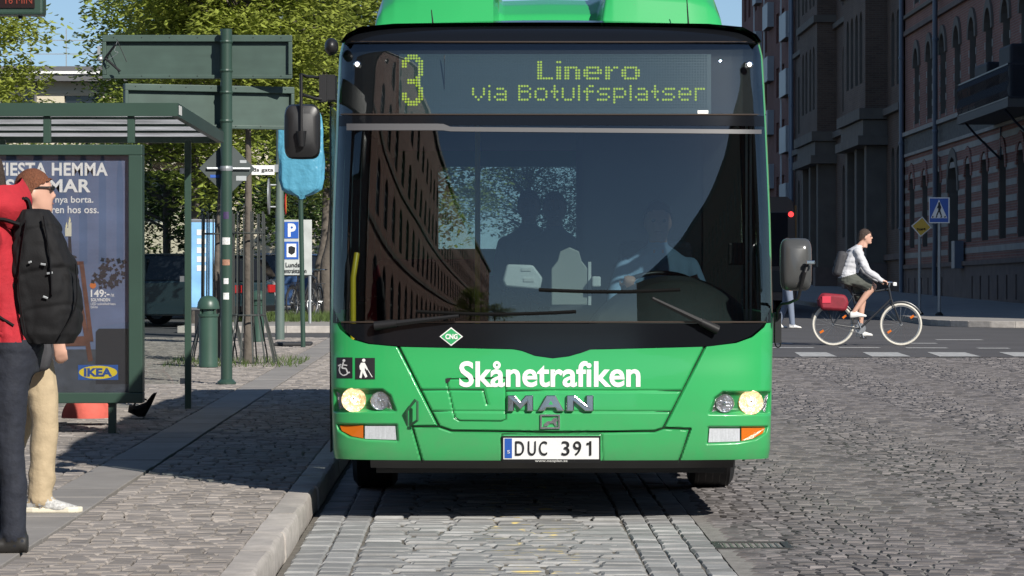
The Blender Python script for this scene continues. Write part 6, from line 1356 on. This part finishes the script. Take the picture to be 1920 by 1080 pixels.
# ------------------------------------------------------------------ bicycles, cyclist, vehicles
m_tyre = M('tyre_cream', (.55, .52, .45), .7); m_frame = M('bike_frame', (.02, .022, .026), .35)
def bicycle(name, label, org, dirv, tyre, frame, group=None, spokes=20, extras=True):
    """org = contact point under the rear hub, dirv = forward direction"""
    d = Vector(dirv).normalized(); u = Vector((-d.y, d.x, 0)); O = Vector(org); t = thing(name, label, 'bicycle', O, group); W = lambda f, s, z: O+d*f+u*s+Vector((0, 0, z)); WB = 1.10; r = .345
    def circ(f, rr, z=.345, n=36): return [W(f+rr*math.cos(a), 0, z+rr*math.sin(a)) for a in [2*math.pi*i/n for i in range(n+1)]]
    for f in (0, WB):
        q = MB(); q.tube(circ(f, r-.018), .019, 8, caps=False, up=u); w = q.build('wheel', tyre, t, smooth=60)
        q = MB(); q.tube(circ(f, r-.045), .010, 6, caps=False, up=u); q.build('rim', MATS['steel'], w, smooth=60)
        q = MB()
        for i in range(spokes): a = 2*math.pi*i/spokes; q.tube([W(f+.02*math.cos(a+.6), .02*(-1)**i, .345+.02*math.sin(a+.6)), W(f+(r-.05)*math.cos(a), 0, .345+(r-.05)*math.sin(a))], .0013, 3)
        q.tube([W(f, -.05, .345), W(f, .05, .345)], .022, 8); q.build('spokes', MATS['steel'], w)
        if extras:
            for a in (.6, 3.7): MB().box(W(f+.22*math.cos(a), 0, .345+.22*math.sin(a)), (.07, .012, .035), rot=Matrix.Rotation(-a, 3, 'Y')).build('wheel_reflector', MATS['amber_lens'], w)
    bb, seat, ht, hb = W(.44, 0, .28), W(.30, 0, .90), W(.90, 0, .92), W(.94, 0, .76); q = MB()
    for p0, p1_, rr in ((bb, seat, .016), (bb, hb, .018), (seat.lerp(bb, .12), ht, .016), (ht+Vector((0, 0, .04)), hb, .019)): q.tube([p0, p1_], rr, 8)
    for s in (-1, 1): q.tube([bb+u*.03*s, W(0, .055*s, .345)], .010, 6); q.tube([seat.lerp(bb, .15)+u*.015*s, W(0, .055*s, .345)], .009, 6); q.tube([hb+u*.045*s, W(WB-.04, .05*s, .45), W(WB, .05*s, .345)], .011, 6)
    q.build('frame', frame, t, smooth=60)
    q = MB(); q.tube([ht, ht+Vector((0, 0, .10))+d*.02], .013, 8); hbz = ht+Vector((0, 0, .11))+d*.02; q.tube(smooth_path([hbz-u*.28-d*.10, hbz-u*.22+d*.02, hbz, hbz+u*.22+d*.02, hbz+u*.28-d*.10]), .012, 8); q.build('handlebar', MATS['chrome'], t, smooth=60)
    for s in (-1, 1): MB().tube([hbz+u*.28*s-d*.10, hbz+u*.30*s-d*.19], .016, 8).build('grip', MATS['rubber'], t)
    q = MB(); q.tube([seat, seat+Vector((0, 0, .09))], .013, 8); sc_ = seat+Vector((0, 0, .11))
    q.loft([[sc_+d*f+u*(w_*math.cos(a))+Vector((0, 0, .022*math.sin(a)+zz)) for a in [2*math.pi*i/10 for i in range(10)]] for f, w_, zz in ((-.13, .05, .01), (-.10, .085, .01), (-.03, .07, .0), (.06, .03, .0), (.14, .02, .0), (.16, .01, -.005))]); q.build('saddle', MATS['rubber'], t, smooth=60)
    q = MB(); q.lathe([(.02, -.004), (.09, -.004), (.09, .004), (.02, .004)], bb, 20, 'Y') if abs(d.x) > .7 else q.lathe([(.02, -.004), (.09, -.004), (.09, .004), (.02, .004)], bb, 20, 'X')
    cr = .17; ang = math.radians(112); e = d*math.cos(ang)*cr+Vector((0, 0, math.sin(ang)*cr)); q.tube([bb-u*.07, bb-u*.07+e], .011, 6); q.tube([bb+u*.07, bb+u*.07-e], .011, 6); q.tube([bb-u*.07, bb+u*.07], .016, 8); q.build('crank', MATS['steel'], t)
    for s, ee in ((-1, e), (1, -e)): MB().box(bb+u*s*.12+ee, (.10, .09, .02)).build('pedal', MATS['black'], t)
    q = MB(); q.tube([W(f, -.03, z) for f, z in ((.44, .36), (0, .375))], .004, 4); q.tube([W(.44, -.03, .195), W(0, -.03, .315)], .004, 4); q.build('chain', MATS['steel'], t)
    q = MB()
    for s in (-1, 1): q.tube([W(.22, .05*s, .74), W(-.28, .06*s, .74)], .007, 6); q.tube([W(0, .06*s, .345), W(-.15, .06*s, .74)], .006, 6)
    for f in (.1, -.1, -.28): q.tube([W(f, -.06, .74), W(f, .06, .74)], .006, 6)
    q.build('carrier', m_frame, t)
    for f, a0, a1 in ((0, .3, 2.9), (WB, .5, 2.4)):
        q = MB(); q.tube([W(f+(r+.015)*math.cos(a), 0, .345+(r+.015)*math.sin(a)) for a in [a0+(a1-a0)*i/14 for i in range(15)]], .022, 6, flat=.3, up=u); q.build('mudguard', frame, t, smooth=60)
    return t, dict(bb=bb, e=e, u=u, d=d, hbz=hbz, sc=sc_, W=W)
CYY = 56.0; c0 = at(1563, 648, CYY); c0.z = 0
bk, K = bicycle('bicycle', 'dark bicycle with cream tyres ridden across the street', c0, (1, 0, 0), m_tyre, m_frame)
W = K['W']; MB().box(W(1.0, 0, 1.0), (.06, .05, .06)).build('front_lamp', MATS['white'], bk, bevel=.01)
cy = thing('person', 'cyclist in pale grey shirt and dark shorts riding to the right', 'person', W(.3, 0, 0))
b = Body(); m_cs = M('shirt_pale', (.50, .50, .52), .8, noise=(14, .2)); m_sho = M('shorts_olive', (.075, .08, .068), .85, noise=(14, .2)); m_shw = M('shoe_white', (.66, .65, .62), .6)
hipc = W(.25, 0, 1.09)
for s, ee in ((-1, K['e']), (1, -K['e'])):
    ft = K['bb']+K['u']*(-s*-.11 if False else s*.12)+ee; h0 = hipc+K['u']*(s*.09); an = ft+Vector((-.05, 0, .12)); mid = (h0+an)/2; L = (an-h0).length; ext = math.sqrt(max(.0, .46**2-(min(L, .9)/2)**2)); nrm = Vector((0, 0, 1)).cross((an-h0).normalized()).cross((an-h0).normalized()); kn = mid+Vector((ext*.95, 0, ext*.35))
    b.limb([h0, h0.lerp(kn, .5)+Vector((0, 0, .01)), h0.lerp(kn, .8)], [.115, .105, .10], 0); b.limb([h0.lerp(kn, .75), kn], [.062, .056], 1); b.limb([kn, kn.lerp(an, .35)+Vector((-.015, 0, 0)), an], [.056, .055, .036], 1); b.foot(ft+Vector((-.12, 0, .012)), ft+Vector((.15, 0, .03)), .10, .092, 2)
def tl(z, x, rx, ry): return ring(hipc+Vector((x, 0, z)), rx, ry, Matrix.Rotation(.28, 3, 'Y'))
b.rings([tl(-.10, -.03, .15, .175), tl(.0, -.02, .155, .19), tl(.09, .0, .15, .185)], 0); b.rings([tl(.03, -.01, .16, .19), tl(.18, .03, .15, .185), tl(.34, .08, .155, .205), tl(.44, .12, .13, .205), tl(.50, .15, .075, .12), tl(.54, .17, .055, .06)], 3)
for s in (-1, 1):
    sh0 = hipc+Vector((.125, s*.19, .43)); wr = K['hbz']+K['u']*(s*.29)+Vector((-.17, 0, .035)); el = (sh0+wr)/2+Vector((-.04, s*.03, -.07)); b.limb([sh0, sh0.lerp(el, .5), el], [.075, .066, .058], 3); b.limb([el, wr], [.056, .040], 3); b.hand(wr, (1, 0, -.25), (0, -s*.15, -1), 4, .95, 1, s)
hcy = hipc+Vector((.27, 0, .68)); b.head(hcy, rotz(-math.pi/2), 4, 1.02); b.limb([hipc+Vector((.17, 0, .5)), hcy+Vector((-.03, 0, -.08))], [.06, .055], 4)
b.build('body', [m_sho, m_skin, m_shw, m_cs, m_skin], cy, .0085, 3, {3: folds(.006, 30), 0: folds(.006, 34)}, lambda c, m: (3 if (c.z-hipc.z)-.28*(c.x-hipc.x) > .055 else 0) if m in (0, 3) and abs(c.x-hipc.x) < .19 and abs(c.y-hipc.y) < .2 else m); hair_cap(hcy, rotz(-math.pi/2), m_hair_d, cy, 1.02); face_bits(hcy, rotz(-math.pi/2), cy, False, 1.02)
rb = thing('pannier', 'pair of red panniers on the carrier of the ridden bicycle', 'pannier', W(-.05, 0, .5))
for s in (-1, 1):
    q = MB(); q.loft([[W(f, s*(.08+w_), z) for f, z in ((-.22, .58), (.20, .56), (.24, .72), (.18, .83), (-.18, .86), (-.26, .74))] for w_ in (0, .11)]); o = q.build('pouch', M('pannier_red', (.20, .010, .022), .7, noise=(9, .3)), rb, bevel=.05, smooth=60); MB().box(W(-.13, s*.195, .75), (.14, .01, .11)).build('flap', M('pannier_bright', (.55, .03, .06), .5), o, bevel=.004)
MB().box(W(-.02, 0, .80), (.3, .3, .03)).build('bridge', MATS['pannier_red'], rb)
bk2 = thing('backpack', 'dark backpack worn by the cyclist', 'backpack', hipc+Vector((-.2, 0, .15))); q = MB(); R3 = Matrix.Rotation(.28, 3, 'Y'); c = hipc+Vector((-.14, 0, .24)); q.box(c, (.17, .28, .42), rot=R3); q.build('pouch', m_pack2, bk2, bevel=.06, smooth=40)
for s in (-1, 1): MB().tube(smooth_path([c+Vector((.10, s*.1, .2)), c+Vector((.26, s*.13, .22)), c+Vector((.33, s*.15, .05)), c+Vector((.1, s*.14, -.16))]), .018, 6, flat=.4).build('strap', m_pack2, bk2, smooth=60)
# parked bicycles under the trees
for i, (px, Y, dv, lab) in enumerate(((548, 72, (.35, 1, 0), 'parked black bicycle under the parking sign'), (600, 73.5, (-.25, 1, 0), 'parked dark bicycle leaning by the trunk left of the bus'), (560, 76, (.3, 1, 0), 'parked bicycle behind the parking sign, half in shade'))):
    o = at(px, 0, Y); o.z = .12; bicycle('bicycle', lab, o, dv, MATS['rubber'], m_frame, 'bicycles parked under the trees', 12, False)

# --- cars
def car(label, org, heading, col, L=4.5, Wd=1.78, Hh=1.46, estate=True):
    t = thing('parked_car', label, 'car', org, 'cars parked beyond the stop', (0, 0, heading)); pm = M('car_paint_'+label[:8], col, .25, coat=.8)
    prof = [(-L/2, .35), (-L/2-.02, .62), (-L/2+.06, .90), (-L/2+.25 if estate else -L/2+.75, .96), (L/2-1.15, .92), (L/2-.25, .76), (L/2, .58), (L/2, .32), (L/2-.3, .22), (-L/2+.3, .24)]
    q = MB(); q.loft([[(y_*k, x+(0 if k else 0), z) for x, z in prof] and [(w_, x*sx, z) for x, z in prof] for w_, sx in ((-Wd/2+.10, .97), (-Wd/2, 1), (-Wd/2+.0, 1), (Wd/2, 1), (Wd/2-.10+.1, 1), (Wd/2-.10, .97))] if False else [[(w_, x*sx, z) for x, z in prof] for w_, sx in ((-Wd/2, .96), (-Wd/2+.08, 1), (Wd/2-.08, 1), (Wd/2, .96))]); body = q.build('body', pm, t, bevel=.04, smooth=40, local=True)
    ca = [(-L/2+.10, .94), (-L/2+.35, 1.38) if estate else (-L/2+1.1, 1.36), (-L/2+.7 if estate else -L/2+1.5, Hh), (.2, Hh), (.75, 1.36), (L/2-1.2, .93)]
    q = MB(); q.loft([[(w_*(1-.16*max(0, (z-.93)/(Hh-.93))), x, z) for x, z in ca] for w_ in (-Wd/2+.07, Wd/2-.07)]); q.build('cabin', m_dg2, t, bevel=.03, local=True)
    q = MB(); q.sheet(lambda u, v: Vector(((u*2-1)*(Wd/2-.20), -L/2+(.42 if estate else 1.2)+(.75+L/2-(.42 if estate else 1.2))*v, Hh-.012+.03*math.sin(v*3.14))), 4, 8, (0, 0, .02)); q.build('roof', pm, t, smooth=40, local=True)
    for s in (-1, 1):
        for y in (-L/2+.85, L/2-.85):
            w = MB().lathe([(.18, -.1), (.30, -.1), (.315, -.06), (.315, .06), (.30, .1), (.18, .1)], (s*(Wd/2-.1), y, .315), 24, 'X').build('wheel', MATS['rubber'], t, smooth=40, local=True); MB().lathe([(.01, 0), (.19, .01), (.20, -.02)], (s*(Wd/2-.1)+s*.095, y, .315), 20, 'X').build('rim', MATS['galv'], w, local=True)
        MB().box((s*(Wd/2-.22), -L/2-.005, .78), (.24, .06, .16)).build('tail_light', M('tail_red', (.35, .02, .02), .2), t, bevel=.01, local=True); MB().box((s*(Wd/2-.25), L/2-.02, .66), (.32, .10, .12)).build('headlight', MATS['clear_lens'], t, bevel=.01, local=True)
        MB().box((s*(Wd/2+.06), .55, .98), (.14, .10, .11)).build('side_mirror', pm, t, bevel=.02, local=True)
        MB().box((s*(Wd/2-.12), -.05, 1.16), (.05, .10, .48)).build('pillar', pm, t, local=True)
    MB().box((0, -L/2-.01, .52), (.5, .03, .11)).build('number_plate', MATS['white'], t, local=True); MB().box((0, -L/2-.0, .38), (Wd-.2, .08, .12)).build('bumper', m_bplas, t, bevel=.02, local=True)
    return t
def cpos(px, Y): p = at(px, 0, Y); return (p.x, Y, 0)
car('dark teal estate car parked behind the shelter glass', cpos(305, 71), 1.1, (.018, .035, .042), 4.4); car('white car parked behind the dark teal car', cpos(340, 79), 1.35, (.55, .56, .56), 4.3)
car('blue hatchback parked behind the tree guards', cpos(500, 84), 1.3, (.05, .10, .22), 4.1); car('black car parked at the far left of the lot', cpos(230, 74), 1.15, (.012, .013, .015), 4.4)
# --- a second bus far down the street
B2 = Vector((6.72, 86.5, 0)); b2_ = thing('dark_bus', 'dark bus with a red tail lamp driving off behind the green bus', 'bus', B2); m_db = M('bus_dark', (.055, .035, .03), .35, coat=.4)
q = MB(); n = []; 
for y, k in ((0, .96), (.15, 1), (11.8, 1), (12, .97)):
    n.append([B2+Vector((x*k, y, z)) for x, z in ((-1.24, .32), (1.24, .32), (1.25, 1.2), (1.22, 2.5), (1.15, 2.8), (1.0, 2.92), (-1.0, 2.92), (-1.15, 2.8), (-1.22, 2.5), (-1.25, 1.2))])
q.loft(n); q.build('body', m_db, b2_, smooth=30); MB().box(B2+Vector((0, -.012, 1.85)), (2.0, .02, 1.35)).build('rear_window', m_dg2, b2_, bevel=.05); MB().box(B2+Vector((0, -.005, .8)), (2.1, .02, .55)).build('engine_cover', m_bplas, b2_, bevel=.02)
for s in (-1, 1):
    MB().lathe([(.005, -.03), (.06, -.025), (.07, 0)], B2+Vector((s*1.08, .0, 2.48)), 14, 'Y').build('upper_lamp', M('tail_lamp_lit', (.5, .03, .03), .3, emit=(1, .05, .05), estr=1.6) if s > 0 else MATS['tail_red'], b2_, smooth=50); MB().box(B2+Vector((s*1.12, -.01, 1.0)), (.14, .04, .5)).build('tail_light', MATS['tail_red'], b2_, bevel=.02)
    MB().box(B2+Vector((s*1.20, .06, 1.9)), (.05, .06, 1.6)).build('edge_strip', M('amber_strip', (.25, .12, .02), .5), b2_)
    for y in (3.2, 9.2): MB().lathe([(.2, -.14), (.46, -.14), (.48, 0), (.46, .14), (.2, .14)], B2+Vector((s*1.08, y, .48)), 24, 'X').build('wheel', MATS['rubber'], b2_, smooth=40)
